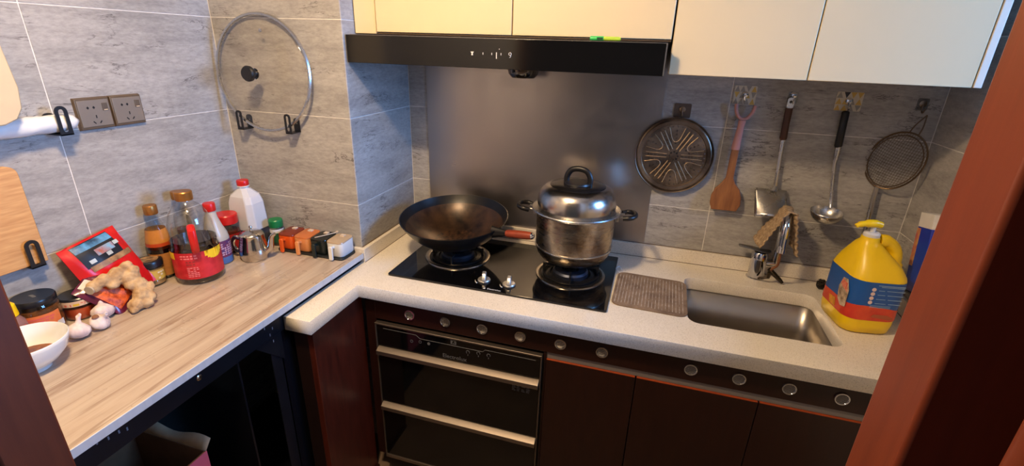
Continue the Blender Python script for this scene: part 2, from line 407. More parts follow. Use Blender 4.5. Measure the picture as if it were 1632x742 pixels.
for off, z, rr in ((.004, ZCB-.004, .037), (.004, .66, .034), (-.004, .635, .03), (-.022, .622, .025), (-.06, .62, .02)):
    rings.append([(x, y, z) for x, y in rrect(SX0-off, SX1+off, SY0-off, SY1+off, rr, 6)])
b = B(); b.loft(rings, 0, False, True); b.build('basin', SINKSTEEL, t, ang=60, solid=.0015)
b = B(); b.loft([[(x, y, ZCB-.001) for x, y in rrect(SX0-.02, SX1+.02, SY0-.02, SY1+.02, .05, 6)], [(x, y, ZCB-.001) for x, y in rrect(SX0-.004, SX1+.004, SY0-.004, SY1+.004, .037, 6)], [(x, y, ZCB-.005) for x, y in rrect(SX0-.004, SX1+.004, SY0-.004, SY1+.004, .037, 6)]], 0, False, False)
b.build('rim', SINKSTEEL, t)
B().lathe([(0, 0), (.045, 0), (.052, .004), (.04, .006), (.03, .003), (0, .003)], 28, (1.34, -.30, .621)).build('drain', CHROME, t)
for k in range(2):
    B().tube([(1.5555, -.355-.022*k, .742-.008*k), (1.5555, -.355-.022*k, .715-.008*k)], .006, 10).build('overflow_slot', pm('dark_void', S(12, 11, 10), .7), t)

# ------------------------------------------------------------------ base cabinets and drawer appliance
YV = -.556
OX0, OX1, OZT, OZB = .131, .722, .683, .09
VENTX = (.262, .391, .520, .647, .775, .902, 1.155, 1.283, 1.410, 1.537)
t = thing('base_cabinet', 'dark mahogany base cabinet with vented top rail below the worktop', 'cabinet', (0, 0, 0))
for a_ in ((.092, .130, YV, -.05, .08, ZCB-.002), (OX1+.002, OX1+.011, YV+.004, -.05, .08, ZCB-.095), (1.753, XR-.004, YV, -.03, .08, ZCB-.002), (OX1+.012, 1.752, -.06, -.04, .08, .60)):
    B().box(*a_).build('carcass_panel', MAHOG, t, bevel=.001)
rail = B().box(.130, 1.754, YV, YV+.018, .694, ZCB-.002).build('top_rail', MAHOG, t, bevel=.001)
mesh_m = pm('vent_mesh', S(190, 184, 176), .4, .8, var=.5, vs=900)
vent = None
for x in VENTX:
    if vent is None:
        v0 = B().lathe([(.0140, 0), (.0180, 0), (.0190, .002), (.0180, .005), (.0155, .005), (.0140, .003), (.0140, 0)], 24).xf(FRONT).build('vent_ring', CHROME, rail)
        bb = B().lathe([(0, .001), (.0142, .001)], 24).xf(FRONT)
        for i in range(-4, 5):
            h = math.sqrt(max(0, 1-(i/4.6)**2))*.0138
            bb.tube([(i*.0030, -.0018, -h), (i*.0030, -.0018, h)], .00055, 5, 1); bb.tube([(-h, -.0022, i*.0030), (h, -.0022, i*.0030)], .00055, 5, 1)
        v1 = bb.build('vent_mesh', [pm('vent_back', S(30, 24, 22), .6), mesh_m], rail); vent = (v0, v1)
        for o in vent: o.location = (x, YV, .734)
    else:
        for s_ in vent:
            o = s_.copy(); COL.objects.link(o); o.parent = rail; o.location = (x, YV, .734)
B().box(OX1+.012, 1.752, YV+.006, YV+.030, .668, .694).build('finger_pull', pm('grey_finger_pull', S(128, 124, 122), .45, .3, var=.1, vscale=(1, 20, 20), vs=4), t, bevel=.002)
for x0, x1 in ((OX1+.012, 1.0075), (1.0105, 1.3455), (1.3485, 1.752)):
    d = B().box(x0, x1, YV, YV+.018, .10, .668).build('door', MAHOG, t, bevel=.001)
    B().box(x0+.001, x1-.001, YV-.0005, YV+.018, .6665, .6685).build('door_edge', ORANGE_EDGE, d)
B().box(.10, 1.754, YV+.06, YV+.075, 0, .085).build('plinth', MAHOG, t)
t = thing('end_cabinet', 'narrow mahogany cabinet end under the projecting arm of stone worktop', 'cabinet', (0, 0, 0))
B().box(.060, .080, YA+.018, YV+.001, .0, ZCB-.001).build('side_panel', pm('lamplit_mahogany', S(86, 34, 22), .32, vscale=(9, 9, 1), vs=7, col2=S(66, 26, 17), coord='pos'), t, bevel=.001)  # cabinet mahogany made lighter and redder, warm lamp light put into the colour
B().box(.010, .059, YA+.020, YA+.036, .0, ZCB-.001).build('front_panel', pm('dark_brown_board', S(32, 17, 14), .4, var=.2, vs=7), t, bevel=.001)
B().box(.080, .090, YA+.030, YV+.0, .0, .012).build('floor_strip', MAHOG, t)

t = thing('sterilizer_drawers', 'black glass built in drawer appliance with two steel pulls below the hob', 'appliance', (0, 0, 0))
B().box(OX0+.01, OX1-.01, YV+.004, -.08, OZB+.004, OZT-.012).build('housing', BLKPL, t)
b = B(); fw = .006
for x0, x1, z0, z1 in ((OX0, OX1, OZT-fw, OZT), (OX0, OX0+fw*.6, OZB, OZT), (OX1-fw*.6, OX1, OZB, OZT), (OX0, OX1, OZB-.012, OZB+.002)): b.box(x0, x1, YV-.012, YV+.006, z0, z1)
b.build('frame', HANDLESTEEL, t, bevel=.0008)
YG = YV-.008
cp = B().box(OX0+.005, OX1-.005, YG, YG+.012, .594, OZT-fw).build('control_panel', BLKGLASS, t, bevel=.001)
def pnt(x, z, y=YG-.0006): return TR(x, y, z) @ FRONT
text_mesh('panel_lettering', 'Electrolux', .021, PRINTG, cp, pnt(.425, .606))
b = B()
pts = [(OX0+.03, .664), (.285, .664), (.300, .6525), (.525, .6525), (.533, .661), (OX1-.02, .661)]
for p, q in zip(pts, pts[1:]): b.tube([(p[0], YG-.0003, p[1]), (q[0], YG-.0003, q[1])], .0007, 5)
b.build('panel_line', PRINTG, cp)
b = B()
b.box(.412, .432, YG-.0006, YG, .658, .674); b.build('brand_square', PRINTG, cp)
b = B(); b.prism([(.417, .661), (.4215, .671), (.426, .671), (.4215, .661)], YG-.001, YG-.0004, 'xz'); b.prism([(.423, .661), (.428, .668), (.428, .661)], YG-.001, YG-.0004, 'xz'); b.build('brand_mark', BLKGLASS, cp)
b = B()
for x, z in ((.268, .636), (.300, .640), (.332, .640)): b.tube([(x+.005*math.cos(a*PI/4), YG-.0004, z+.005*math.sin(a*PI/4)) for a in range(8)], .0007, 4, closed=True)
b.box(.328, .336, YG-.0006, YG, .637, .643)
for x, z in ((.473, .636), (.510, .640), (.545, .640)):
    b.tube([(x+.006*math.cos(a*PI/4-.6), YG-.0004, z+.003+.006*math.sin(a*PI/4-.6)) for a in range(7)], .0008, 4); b.box(x-.001, x+.001, YG-.0006, YG, z-.011, z-.006)
b.build('touch_icons', PRINTG, cp)['kind'] = 'stuff'
for i, (z0, z1) in enumerate(((.352, .590), (OZB+.003, .348))):
    dw = B().box(OX0+.005, OX1-.005, YG, YG+.012, z0, z1-.022).build('drawer', BLKGLASS, t, bevel=.001)
    b = B(); yo = YG
    prof = [(yo+.010, z1), (yo-.004, z1-.004), (yo-.018, z1-.012), (yo-.018, z1-.027), (yo-.014, z1-.027), (yo-.008, z1-.024), (yo+.010, z1-.022)]
    b.loft([[(x, p[0], p[1]) for p in prof] for x in (OX0+.005, OX1-.005)]); b.build('drawer_pull', HANDLESTEEL, dw, bevel=.001)
    if i == 0:
        b = B()
        for r_ in range(5):
            for s_ in range(4):
                if random.random() < .85: b.box(.628+s_*.016, .628+s_*.016+random.uniform(.008, .014), YG-.0006, YG, .552-r_*.006, .555-r_*.006)
        b.build('spec_print', PRINTG, dw)

# ------------------------------------------------------------------ hob
HX0, HX1, HY0, HY1, ZH = .148, .898, -.491, -.068, .838
t = thing('gas_hob', 'black glass two burner gas hob set in stone worktop', 'hob', (0, 0, 0))
gl = B().prism(rrect(HX0, HX1, HY0, HY1, .006, 3), ZCN+.0005, ZH).build('glass_plate', BLKGLASS, t, bevel=.001)
GRZ = .876
BURN = ((.318, -.270), (.747, -.275))
for cx, cy in BURN:
    br = B().lathe([(.122, 0), (.121, .004), (.112, .006), (.105, .003), (.104, 0)], 48, (cx, cy, ZH)).build('burner_ring', pm('burner_ring_steel', S(180, 172, 160), .25, 1.0, var=.3, vs=40), t)
    B().lathe([(.104, .001), (.085, .0015), (.072, .006), (.068, .0015), (.0, .0015)], 40, (cx, cy, ZH)).build('drip_tray', BLKIRON, br)
    B().lathe([(.062, .002), (.062, .014), (.056, .020), (.030, .021), (.028, .014), (.0, .014)], 40, (cx, cy, ZH)).build('burner_crown', pm('burner_crown', S(70, 76, 92), .4, .8, var=.3, vs=50), br)
    B().lathe([(.022, .012), (.022, .022), (.016, .026), (0, .027)], 24, (cx, cy, ZH)).build('burner_cap', BLKIRON, br)
    gr = B().lathe([(.092, .000), (.098, .000), (.098, .005), (.092, .005), (.092, 0)], 40, (cx, cy, ZH+.004)).build('pan_support', BLKIRON, br)
    for k in range(4):
        a = k*PI/2-PI/2+.15
        d = Vector((math.cos(a), math.sin(a), 0)); n_ = Vector((-d.y, d.x, 0))*.003
        o_ = Vector((cx, cy, 0)); pr = [(.098, ZH+.004), (.098, GRZ), (.050, GRZ-.006), (.050, GRZ-.012), (.088, GRZ-.010), (.090, ZH+.004)]
        b = B(); b.loft([[o_+d*r_+n_*s_+Vector((0, 0, z)) for r_, z in pr] for s_ in (-1, 1)]); g = b.build('support_arm', BLKIRON, br, bevel=.001)
for (x, y), a in zip(((.479, -.428), (.568, -.430)), (.25, .18)):
    k = B().lathe([(0, 0), (.021, 0), (.022, .004), (.020, .007), (0, .007)], 28, (x, y, ZH)).build('knob', pm('satin_knob', S(196, 194, 188), .35, .7), t)
    b = B(); b.prism([(-.0225, .006), (.0225, .006), (.019, .020), (.012, .030), (-.006, .030), (-.020, .016)], -.0065, .0065, 'yz')
    b.xf(TR(x, y, ZH) @ RZ(a)); b.build('knob_grip', MATS['satin_knob'], k, bevel=.0025, seg=3)
    b = B(); pts = [(x-.030*math.cos(q), y-.030*math.sin(q), ZH+.0003) for q in [.15+.12*i for i in range(8)]]; b.tube(pts, [.0004+.0003*i for i in range(8)], 5); b.build('knob_mark', PRINTW, gl)
text_mesh('hob_lettering', 'Electrolux', .0115, PRINTW, gl, TR(.5315, -.480, ZH+.0003))
b = B(); b.box(.4955, .5015, -.4835, -.4765, ZH, ZH+.0004); b.build('brand_square', PRINTW, gl)

# ------------------------------------------------------------------ splash sheet, hood, wall cabinets
tag(B().box(.080, .984, -.003, -.0002, .8834, 1.53).build('splash_sheet', STEELSHEET), 'brushed stainless steel splash sheet fixed behind the hob', 'panel')
GY0 = -.400
t = thing('range_hood', 'slim black glass fronted range hood under the cream cupboards', 'range hood', (0, 0, 0))
B().box(.006, .968, GY0+.014, -.006, 1.535, 1.594).build('hood_body', pm('dark_grey_metal', S(60, 58, 58), .4, .8, var=.1), t, bevel=.002)
fp = B().box(.004, .969, GY0, GY0+.014, 1.517, 1.599).build('front_panel', HOODGLASS, t, bevel=.001)
b = B(); b.box(.966, .9695, GY0-.0006, GY0+.012, 1.518, 1.599); b.box(.02, .969, GY0-.0004, GY0+.010, 1.5985, 1.6002); b.build('panel_edge', ALU, fp)
b = B(); yq = GY0-.0006
b.prism([(.421, 1.562), (.431, 1.562), (.428, 1.557), (.429, 1.552), (.423, 1.552), (.424, 1.557)], yq, GY0, 'xz')
for x in (.4585, .4855, .5135): b.box(x, x+.0018, yq, GY0, 1.5545, 1.5605)
b.box(.4995, .5018, yq, GY0, 1.545, 1.562); b.box(.508, .5100, yq, GY0, 1.570, 1.572)
b.tube([(.5415+.0038*math.cos(a), yq, 1.5588+.0038*math.sin(a)) for a in [k*PI/4 for k in range(8)]], .0008, 4, closed=True)
b.tube([(.5445, yq, 1.557), (.543, yq, 1.5505), (.540, yq, 1.5495)], .0008, 4)
b.build('touch_icons', PRINTW, fp)['kind'] = 'stuff'
oc = B().lathe([(.060, 0), (.060, -.012), (.052, -.045), (.040, -.058), (.0, -.060)], 36, (.497, -.085, 1.535)).build('oil_cup', glass('smoky_plastic', (.45, .40, .33, 1), .12, .1), t)
B().lathe([(.0, -.046), (.048, -.046), (.039, -.056), (0, -.058)], 36, (.497, -.085, 1.535)).build('trapped_oil', pm('dark_oil', S(20, 14, 10), .15), oc)
B().box(.472, .476, -.14, -.05, 1.495, 1.535).build('cup_clip', BLKPL, oc)
CY = -.345
t = thing('wall_cabinet', 'cream wall cabinet with two low doors above the range hood', 'cabinet', (0, 0, 0))
B().box(.003, .977, CY+.020, -.006, 1.604, 2.30).build('carcass', CREAMEDGE, t)
B().box(.003, .079, CY+.002, CY+.020, 1.604, 2.30).build('filler_panel', CREAM, t, bevel=.001)
for x0, x1 in ((.0815, .5275), (.5305, .9765)): B().box(x0, x1, CY, CY+.018, 1.6095, 2.30).build('door', CREAM, t, bevel=.0015)
B().box(.004, .976, CY+.004, CY+.02, 1.6035, 1.6075).build('gap_shade', pm('gap_shade_brown', S(70, 54, 38), .6), t)  # dark strip painted in for the shade in the gap under the doors
t = thing('wall_cabinet', 'cream wall cabinet with two tall doors above the sink', 'cabinet', (0, 0, 0))
B().box(.981, 1.690, CY+.020, -.006, 1.523, 2.30).build('carcass', CREAMEDGE, t)
for x0, x1 in ((.9815, 1.3220), (1.3250, 1.6745)): B().box(x0, x1, CY, CY+.018, 1.5205, 2.30).build('door', CREAM, t, bevel=.0015)
B().box(1.6775, 1.6935, CY-.001, -.006, 1.5205, 2.30).build('side_panel', CREAMEDGE, t, bevel=.001)
t = thing('marker_pen', 'green and yellow marker pen lying on the range hood edge', 'pen', (.805, -.383, 1.6065))
B().lathe([(0, -.042), (.0055, -.041), (.006, -.036), (.006, -.004), (0, -.004)], 16).xf(RY(PI/2)).build('cap', pm('green_pen', S(40, 190, 90), .35, var=.1), t)
B().lathe([(0, -.004), (.0055, -.004), (.0055, .036), (.004, .041), (0, .041)], 16).xf(RY(PI/2)).build('barrel', pm('lime_pen', S(186, 214, 60), .35, var=.1), t)
B().box(-.022, -.006, -.0062, -.004, -.003, .003).build('clip', pm('dark_green', S(14, 70, 40), .4), t)

# ------------------------------------------------------------------ side table on the left
ZT, TX = .868, .017
t = thing('rack_table', 'pale wood laminate table top on a black slotted metal rack', 'table', (0, 0, 0))
tp = B().box(XL+.002, TX-.003, YD+.02, YP-.020, ZT-.018, ZT).build('table_top', WOODTOP, t, bevel=.001)
B().box(TX-.003, TX, YD+.02, YP-.020, ZT-.020, ZT+.0008).build('edge_band', pm('pale_grey_edge_band', S(196, 200, 206), .4, var=.12, vscale=(1, 8, 1), vs=6), tp, bevel=.0008)
zt = ZT-.021
def angle_post(x, y, sx, sy):
    b = B(); b.box(min(x, x+sx*.040), max(x, x+sx*.040), min(y, y+sy*.003), max(y, y+sy*.003), 0, zt); b.box(min(x, x+sx*.003), max(x, x+sx*.003), min(y, y+sy*.040), max(y, y+sy*.040), 0, zt)
    return b.build('post', BLKPAINT, t)
angle_post(-.005, -.845, -1, -1); angle_post(-.005, YD+.04, -1, 1)
angle_post(XL+.016, -.845, 1, -1); angle_post(XL+.016, YD+.04, 1, 1)
fb = B().box(-.004, -.001, YD+.04, -.45, zt-.060, zt).build('beam', BLKPAINT, t, bevel=.0008)
B().box(XL+.012, XL+.015, YD+.04, -.45, zt-.060, zt).build('beam', BLKPAINT, t)
B().box(-.006, -.0045, -.49, -.455, 0, zt-.061).build('post', BLKPAINT, t)
B().prism([(-.935, zt-.060), (-.840, zt-.060), (-.840, zt-.155)], -.0042, -.0015, 'yz').build('gusset', BLKPAINT, t)
B().box(-.012, -.0065, -.842, -.455, .14, zt-.061).build('side_board', pm('black_gloss_board', S(15, 17, 24), .22, var=.3, vs=5), t)
B().box(XL+.02, -.013, -.99, -.984, .14, zt-.061).build('divider_board', MATS['black_gloss_board'], t)
B().box(XL+.02, -.008, YD+.045, -.455, .115, .135).build('shelf_board', BLKPAINT, t)
def screw(y, z, r=.0075):
    s = B().lathe([(0, 0), (r, 0), (r, .002), (r*.7, .0035), (0, .004)], 18).xf(TR(-.001, y, z) @ RY(PI/2)).build('screw', CHROME, t)
    B().box(.0028, .0034, y-r*.7, y+r*.7, z-.0008, z+.0008).build('screw_slot', BLKPL, s)
screw(-1.105, .822)
b = B()
for y, z in ((-1.30, .842), (-1.29, .826), (-1.275, .820), (-.868, .815), (-.88, .80), (-.872, .775), (-.895, .83), (-1.31, .828), (-1.33, .835)): b.box(-.0012, -.0006, y-.0015, y+.0015, z-.004, z+.004)
b = b.build('rack_holes', pm('bare_metal_nick', S(150, 156, 170), .5, .6), fb); b['kind'] = 'stuff'

# cardboard box on the rack shelf
t = thing('cardboard_box', 'open cardboard box, pink outside and brown inside, under the wooden table', 'box', (-.185, -1.245, .136))
CARD = pm('brown_card', S(120, 84, 56), .85, var=.2, vs=20); PINK = pm('pink_card_print', S(214, 96, 116), .6, var=.15, vs=12)
hx, hy, hh, th = .130, .150, .430, .004
B().box(-hx, hx, -hy, hy, 0, th).build('bottom', CARD, t)
for nm, a in (('side_right', (hx-th, hx, -hy, hy)), ('side_left', (-hx, -hx+th, -hy, hy)), ('side_back', (-hx, hx, hy-th, hy)), ('side_front', (-hx, hx, -hy, -hy+th))):
    sd = B().box(*a, th, hh).build('side_wall', [CARD], t)
    if nm == 'side_right': B().box(hx, hx+.001, -hy, hy, 0, hh).build('pink_face', PINK, sd)
b = B(); b.grid(lambda u, v: (-hx-.09*v, -hy+2*hy*u, hh+.095*v+.01*math.sin(5*u)), 6, 3); b.build('flap', CARD, t, solid=.003)
b = B(); b.grid(lambda u, v: (-hx+2*hx*u, hy-.002+.02*v, hh+.022*v*(1+.4*math.sin(9*u))), 14, 2); b.build('torn_edge', pm('torn_card_edge', S(196, 168, 132), .9, var=.2), t, solid=.002)
t = thing('crumpled_bag', 'pale crumpled plastic bag inside the open cardboard box', 'bag', (-.200, -1.27, .142))
def bagpt(u, v):
    a = 2*PI*u; ph = PI*v; r = .07*(1+.22*math.sin(5*a+3*v)+.12*math.sin(11*v+2*a))
    return (r*math.sin(ph)*math.cos(a)*.9, r*math.sin(ph)*math.sin(a)*1.1, .24-.24*math.cos(ph)*(1+.05*math.sin(7*a)))
B().grid(bagpt, 26, 16).build('bag_skin', pm('pale_plastic_bag', S(196, 186, 182), .4, var=.2, vs=25), t, sub=1)

# ------------------------------------------------------------------ bottles, jars and packets on the table
def lab(prof, a0, a1, mat, parent, name='label', n=20): return B().lathe(prof, n, a0=a0, a1=a1).build(name, mat, parent)
TOCAM = math.atan2(-1.79+.8, .96+.4)          # roughly towards the doorway
def marks(parent, r, z0, z1, a0, a1, rows, cols, mat, fill=.8, sz=.6, name='label_print'):
    b = B(); dz = (z1-z0)/rows; da = (a1-a0)/cols
    for i in range(rows):
        for j in range(cols):
            if random.random() > fill: continue
            z = z0+i*dz; a = a0+j*da; ae = a+da*sz*random.uniform(.7, 1.15)
            b.add([(r*math.cos(q), r*math.sin(q), zz) for zz in (z, z+dz*.55) for q in (a, (a+ae)/2, ae)], [(0, 1, 4, 3), (1, 2, 5, 4)])
    return b.build(name, mat, parent, smooth=False)

# bowl of sauce
t = thing('sauce_bowl', 'white porcelain bowl half full of brown sauce on the wooden table', 'bowl', (-.315, -1.238, ZT))
b = B(); b.lathe([(.0, .006), (.026, .006), (.028, 0), (.031, 0), (.032, .008), (.052, .022), (.068, .042), (.0755, .066), (.077, .074), (.0755, .0755), (.073, .073), (.065, .045), (.050, .026), (.030, .013), (0, .011)], 48)
bo = b.build('bowl_body', PORC, t, ang=60)
B().lathe([(0, .030), (.053, .030), (.056, .0305)], 40).build('sauce', pm('brown_sauce', S(96, 44, 14), .08, col2=S(150, 88, 40), vs=30), t)
# yellow-capped squeeze bottle behind the left jamb
t = thing('squeeze_bottle', 'clear squeeze bottle with yellow cap and white label beside the black lidded jar', 'bottle', (-.425, -1.198, ZT)); t.scale = (.88, .88, 1.2)
sb = B().lathe([(0, 0), (.028, 0), (.031, .004), (.032, .04), (.028, .062), (.018, .074), (.016, .078)], 32).build('bottle_body', pm('pinkish_sauce_bottle', S(150, 112, 106), .2, var=.25, vs=25), t, ang=60)
cp_ = B().lathe([(.019, .074), (.021, .076), (.019, .098), (.014, .102), (0, .102)], 28).build('cap', YEL, t)
lb = lab([(.0325, .016), (.0330, .045)], -1.15, .55, PRINTW, t); marks(lb, .0334, .020, .040, -.75, .0, 4, 1, pm('dark_label_ink', S(70, 76, 84), .6), 1, .9)
lab([(.0328, .045), (.0300, .055)], -1.15, .55, REDLAB, t, 'label_band')
# large jar
t = thing('preserve_jar', 'large glass jar of brown preserve with black lid and orange label', 'jar', (-.456, -1.130, ZT))
B().lathe([(0, 0), (.040, 0), (.0445, .005), (.0455, .03), (.0445, .078), (.040, .088), (.038, .094)], 40).build('jar_glass', CLEAR, t, ang=60)
B().lathe([(0, .004), (.039, .004), (.0425, .008), (.0435, .03), (.0425, .074), (0, .076)], 32).build('contents', pm('chilli_preserve', S(122, 74, 30), .3, col2=S(66, 34, 16), vs=55, bp=.4, bs=90), t)
ld = B().lathe([(.0415, .087), (.043, .089), (.043, .100), (.041, .103), (.036, .1025), (0, .1025)], 40).build('lid', pm('black_lid', S(28, 30, 34), .28, var=.1), t)
B().prism([(-.012, -.002), (.010, -.005), (.013, .001), (-.006, .005)], .1026, .1030).build('lid_mark', PRINTG, ld)
ol = lab([(.0462, .010), (.0462, .066)], -1.10, .45, pm('orange_label', S(226, 120, 62), .5, var=.15, vs=30), t)
marks(ol, .0466, .048, .062, -.95, .15, 2, 5, pm('coral_ink', S(222, 96, 88), .6), 1, .9); marks(ol, .0466, .016, .036, -.55, -.1, 4, 3, MATS['coral_ink'], .9, .8)
marks(ol, .0466, .038, .046, -.75, -.35, 1, 1, PRINTW, 1, .9); marks(ol, .0466, .020, .050, .18, .40, 1, 1, PRINTW, 1, 1.6)
# small jar
t = thing('chilli_paste_jar', 'small glass jar of orange chilli paste with wide black lid', 'jar', (-.452, -1.046, ZT))
B().lathe([(0, 0), (.029, 0), (.032, .004), (.034, .02), (.0365, .036), (.0365, .048)], 36).build('jar_glass', CLEAR, t, ang=60)
B().lathe([(0, .003), (.028, .003), (.031, .007), (.033, .02), (.0345, .036), (0, .038)], 32).build('contents', pm('orange_paste', S(206, 84, 42), .3, var=.25, vs=45), t)
ld = B().lathe([(.038, .044), (.0395, .045), (.0395, .064), (.037, .067), (0, .067)], 40).build('lid', MATS['black_lid'], t)
lb = lab([(.0400, .046), (.0400, .061)], -2.0, 1.0, pm('cream_band', S(226, 190, 150), .5, var=.1), ld, 'lid_band', 30)
marks(lb, .0403, .048, .059, -1.5, -.8, 1, 1, pm('salmon_ink', S(220, 110, 80), .6), 1, 1); marks(lb, .0403, .048, .059, -.78, -.5, 1, 1, pm('mustard_ink', S(226, 180, 50), .6), 1, 1); marks(lb, .0403, .049, .057, -.4, .6, 2, 6, MATS['salmon_ink'], .9, .7)
# garlic
GAR = pm('garlic_skin', S(232, 220, 214), .5, col2=S(206, 184, 182), vscale=(1, 1, .3), vs=60, bp=.15)
def garlic_mesh():
    b = B(); n = 40
    prof = [(.0, -.001), (.010, .0), (.021, .006), (.0265, .016), (.024, .026), (.014, .034), (.0065, .039), (.0045, .046), (.0055, .056), (.003, .0575), (0, .0575)]
    vs = []
    for i, (r, z) in enumerate(prof):
        for j in range(n):
            a = 2*PI*j/n; k = 1+.07*abs(math.sin(4*a+.4))-.05 if i < 6 else 1
            vs.append((r*k*math.cos(a), r*k*math.sin(a), z+(.004*math.sin(a) if i > 7 else 0)))
    b.add(vs, [(i*n+j, i*n+(j+1) % n, (i+1)*n+(j+1) % n, (i+1)*n+j) for i in range(len(prof)-1) for j in range(n)])
    return b
GL = ('garlic bulb touching the white bowl', 'browned garlic bulb between the two other garlic bulbs', 'garlic bulb beside the small chilli paste jar and orange packet')
for i, (x, y, tx, rz, s) in enumerate(((-.345, -1.128, -.35, .2, 1.0), (-.350, -1.078, .75, 1.9, .86), (-.377, -1.041, -.5, 1.0, 1.0))):
    t = thing('garlic_bulb', GL[i], 'garlic', (x, y, ZT+.001), (0, 0, rz), 'garlic bulbs on the wooden table')
    o = garlic_mesh().xf(TR(0, 0, .026*s*(1-math.cos(tx))*.6) @ Matrix.Scale(s, 4) @ RX(tx)).build('bulb', GAR, t, ang=70)
    lo = min(v.co.z for v in o.data.vertices); o.location.z = -lo
    if i == 1: B().lathe([(0, .0), (.008, .001), (.006, .006), (0, .007)], 10).xf(TR(-.008, -.010, .036)).build('root_scar', pm('garlic_root', S(140, 96, 66), .8, var=.3), t)

# red packet leaning on the wall, orange packet in front of it, ginger
PKR = pm('red_foil', S(206, 26, 28), .3, var=.2, vs=14, bp=.12, bs=25)
t = thing('noodle_packet', 'red foil packet with dark food picture leaning against the left tiled wall', 'packet', (-.410, -.938, ZT+.002))
lean = math.atan2(.082, .19)
MP = RZ(PI/2) @ RX(PI/2-0.0)
def pk(u, v, w=.155, h=.192, puff=.018, sg=1):
    p = (1-(2*u-1)**4)*(1-(2*v-1)**4)*puff*sg
    return Vector(((u-.5)*w, v*h, p+.0015*math.sin(17*u+9*v)*sg))
PX = Matrix(((0, 0, 1, 0), (1, 0, 0, 0), (0, 1, 0, 0), (0, 0, 0, 1)))       # local x->y, y->z, z->x
PKM = RY(-math.atan2(.078, .19)) @ PX @ RZ(math.radians(9))
for nm, m in (('packet_skin', PKR),):
    b = B(); b.grid(lambda u, v: pk(u, v), 18, 18); b.grid(lambda u, v: pk(u, v, sg=-.6), 18, 18); b.xf(TR(0, 0, .013) @ PKM); skin = b.build(nm, m, t, ang=70)
def patch(nm, u0, u1, v0, v1, mat, parent, off=.0008, w=.155, h=.192, puff=.018, MM=None, skew=0):
    b = B(); b.grid(lambda a, c: pk(u0+(u1-u0)*a+skew*c, v0+(v1-v0)*c, w, h, puff)+Vector((0, 0, off)), 8, 6); b.xf(TR(0, 0, .013) @ (MM or PKM)); return b.build(nm, mat, parent, ang=70)
patch('picture', .16, .82, .62, .97, pm('night_blue_print', S(30, 32, 38), .35, var=.4, vs=40), skin)
patch('sky_print', .17, .81, .86, .96, pm('sky_blue_print', S(96, 160, 206), .35, col2=S(30, 60, 90), vs=30), skin, .0014)
patch('dish_print', .42, .74, .72, .82, pm('dish_print', S(170, 90, 70), .4, col2=S(120, 170, 196), vs=60), skin, .0016)
patch('tan_print', .20, .95, .55, .63, pm('tan_print', S(176, 140, 96), .4, col2=S(96, 66, 44), vs=40), skin, .0014)
for u0, v0 in ((.25, .66), (.55, .66), (.75, .76)): patch('bowl_print', u0, u0+.10, v0, v0+.055, pm('pale_print', S(190, 200, 200), .4, var=.3), skin, .002)
t = thing('shredded_chilli_packet', 'clear purple edged packet of orange shredded food in front of the red packet', 'packet', (-.377, -.968, ZT+.002))
OPM = RY(-.62) @ PX @ RZ(math.radians(30))
b = B(); b.grid(lambda u, v: pk(u, v, .090, .125, .014), 14, 14); b.grid(lambda u, v: pk(u, v, .090, .125, .014, -.6), 14, 14); b.xf(TR(0, 0, .010) @ OPM); sk2 = b.build('packet_skin', pm('purple_film', S(74, 20, 32), .2, col2=S(110, 40, 70), vs=18), t, ang=70)
def patch2(nm, u0, u1, v0, v1, mat, off): 
    b = B(); b.grid(lambda a, c: pk(u0+(u1-u0)*a, v0+(v1-v0)*c, .090, .125, .014)+Vector((0, 0, off+.0015*random.random())), 14, 14); b.xf(TR(0, 0, .010) @ OPM); return b.build(nm, mat, sk2, ang=70)
patch2('orange_filling', .14, .86, .10, .80, pm('orange_shreds', S(226, 104, 44), .5, col2=S(150, 50, 24), vs=90, bp=.5, bs=160), .001)
patch2('white_print', .20, .55, .86, .97, PRINTW, .001)
# ginger
t = thing('ginger_root', 'knobbly tan ginger root leaning on the packets by the small yellow jar', 'ginger', (-.350, -.962, ZT))
GING = pm('ginger_skin', S(206, 176, 132), .8, col2=S(158, 124, 86), vs=38, bp=.7, bs=60)
b = B()
def knob(x, y, z, a, c, d, rz=0, rx=0):
    k0 = len(b.v); b.lathe([(math.sin(PI*i/8), -math.cos(PI*i/8)) for i in range(9)], 14); b.xf(TR(x, y, z) @ RZ(rz) @ RX(rx) @ Matrix.Diagonal((a, c, d, 1)), k0)
for q in ((.006, -.016, .018, .022, .020, .017), (.002, .006, .034, .022, .022, .024, .3), (-.014, .018, .056, .021, .022, .026, .2, .3), (.014, .022, .026, .014, .013, .018, 0, .5), (.002, .032, .046, .013, .012, .017, 0, -.6),
          (-.032, .012, .082, .022, .027, .022), (-.046, -.010, .096, .020, .024, .022, .1, .4), (-.030, .022, .098, .016, .017, .015), (-.044, .018, .112, .017, .018, .013),
          (-.050, -.040, .094, .017, .027, .018, 0, -.1), (-.050, -.066, .088, .016, .020, .017), (-.036, -.030, .080, .014, .016, .014), (.016, -.030, .010, .012, .012, .010), (.022, .004, .016, .012, .016, .014), (-.022, .002, .066, .018, .016, .015)): knob(*q)
g = b.build('root', GING, t, ang=80)
md = g.modifiers.new('remesh', 'REMESH'); md.mode = 'VOXEL'; md.voxel_size = .0022; md.use_smooth_shade = True
md = g.modifiers.new('smooth', 'SMOOTH'); md.iterations = 5
tx = bpy.data.textures.new('ginger_lumps', 'CLOUDS'); tx.noise_scale = .014
md = g.modifiers.new('lumps', 'DISPLACE'); md.texture = tx; md.strength = .007; md.mid_level = .5
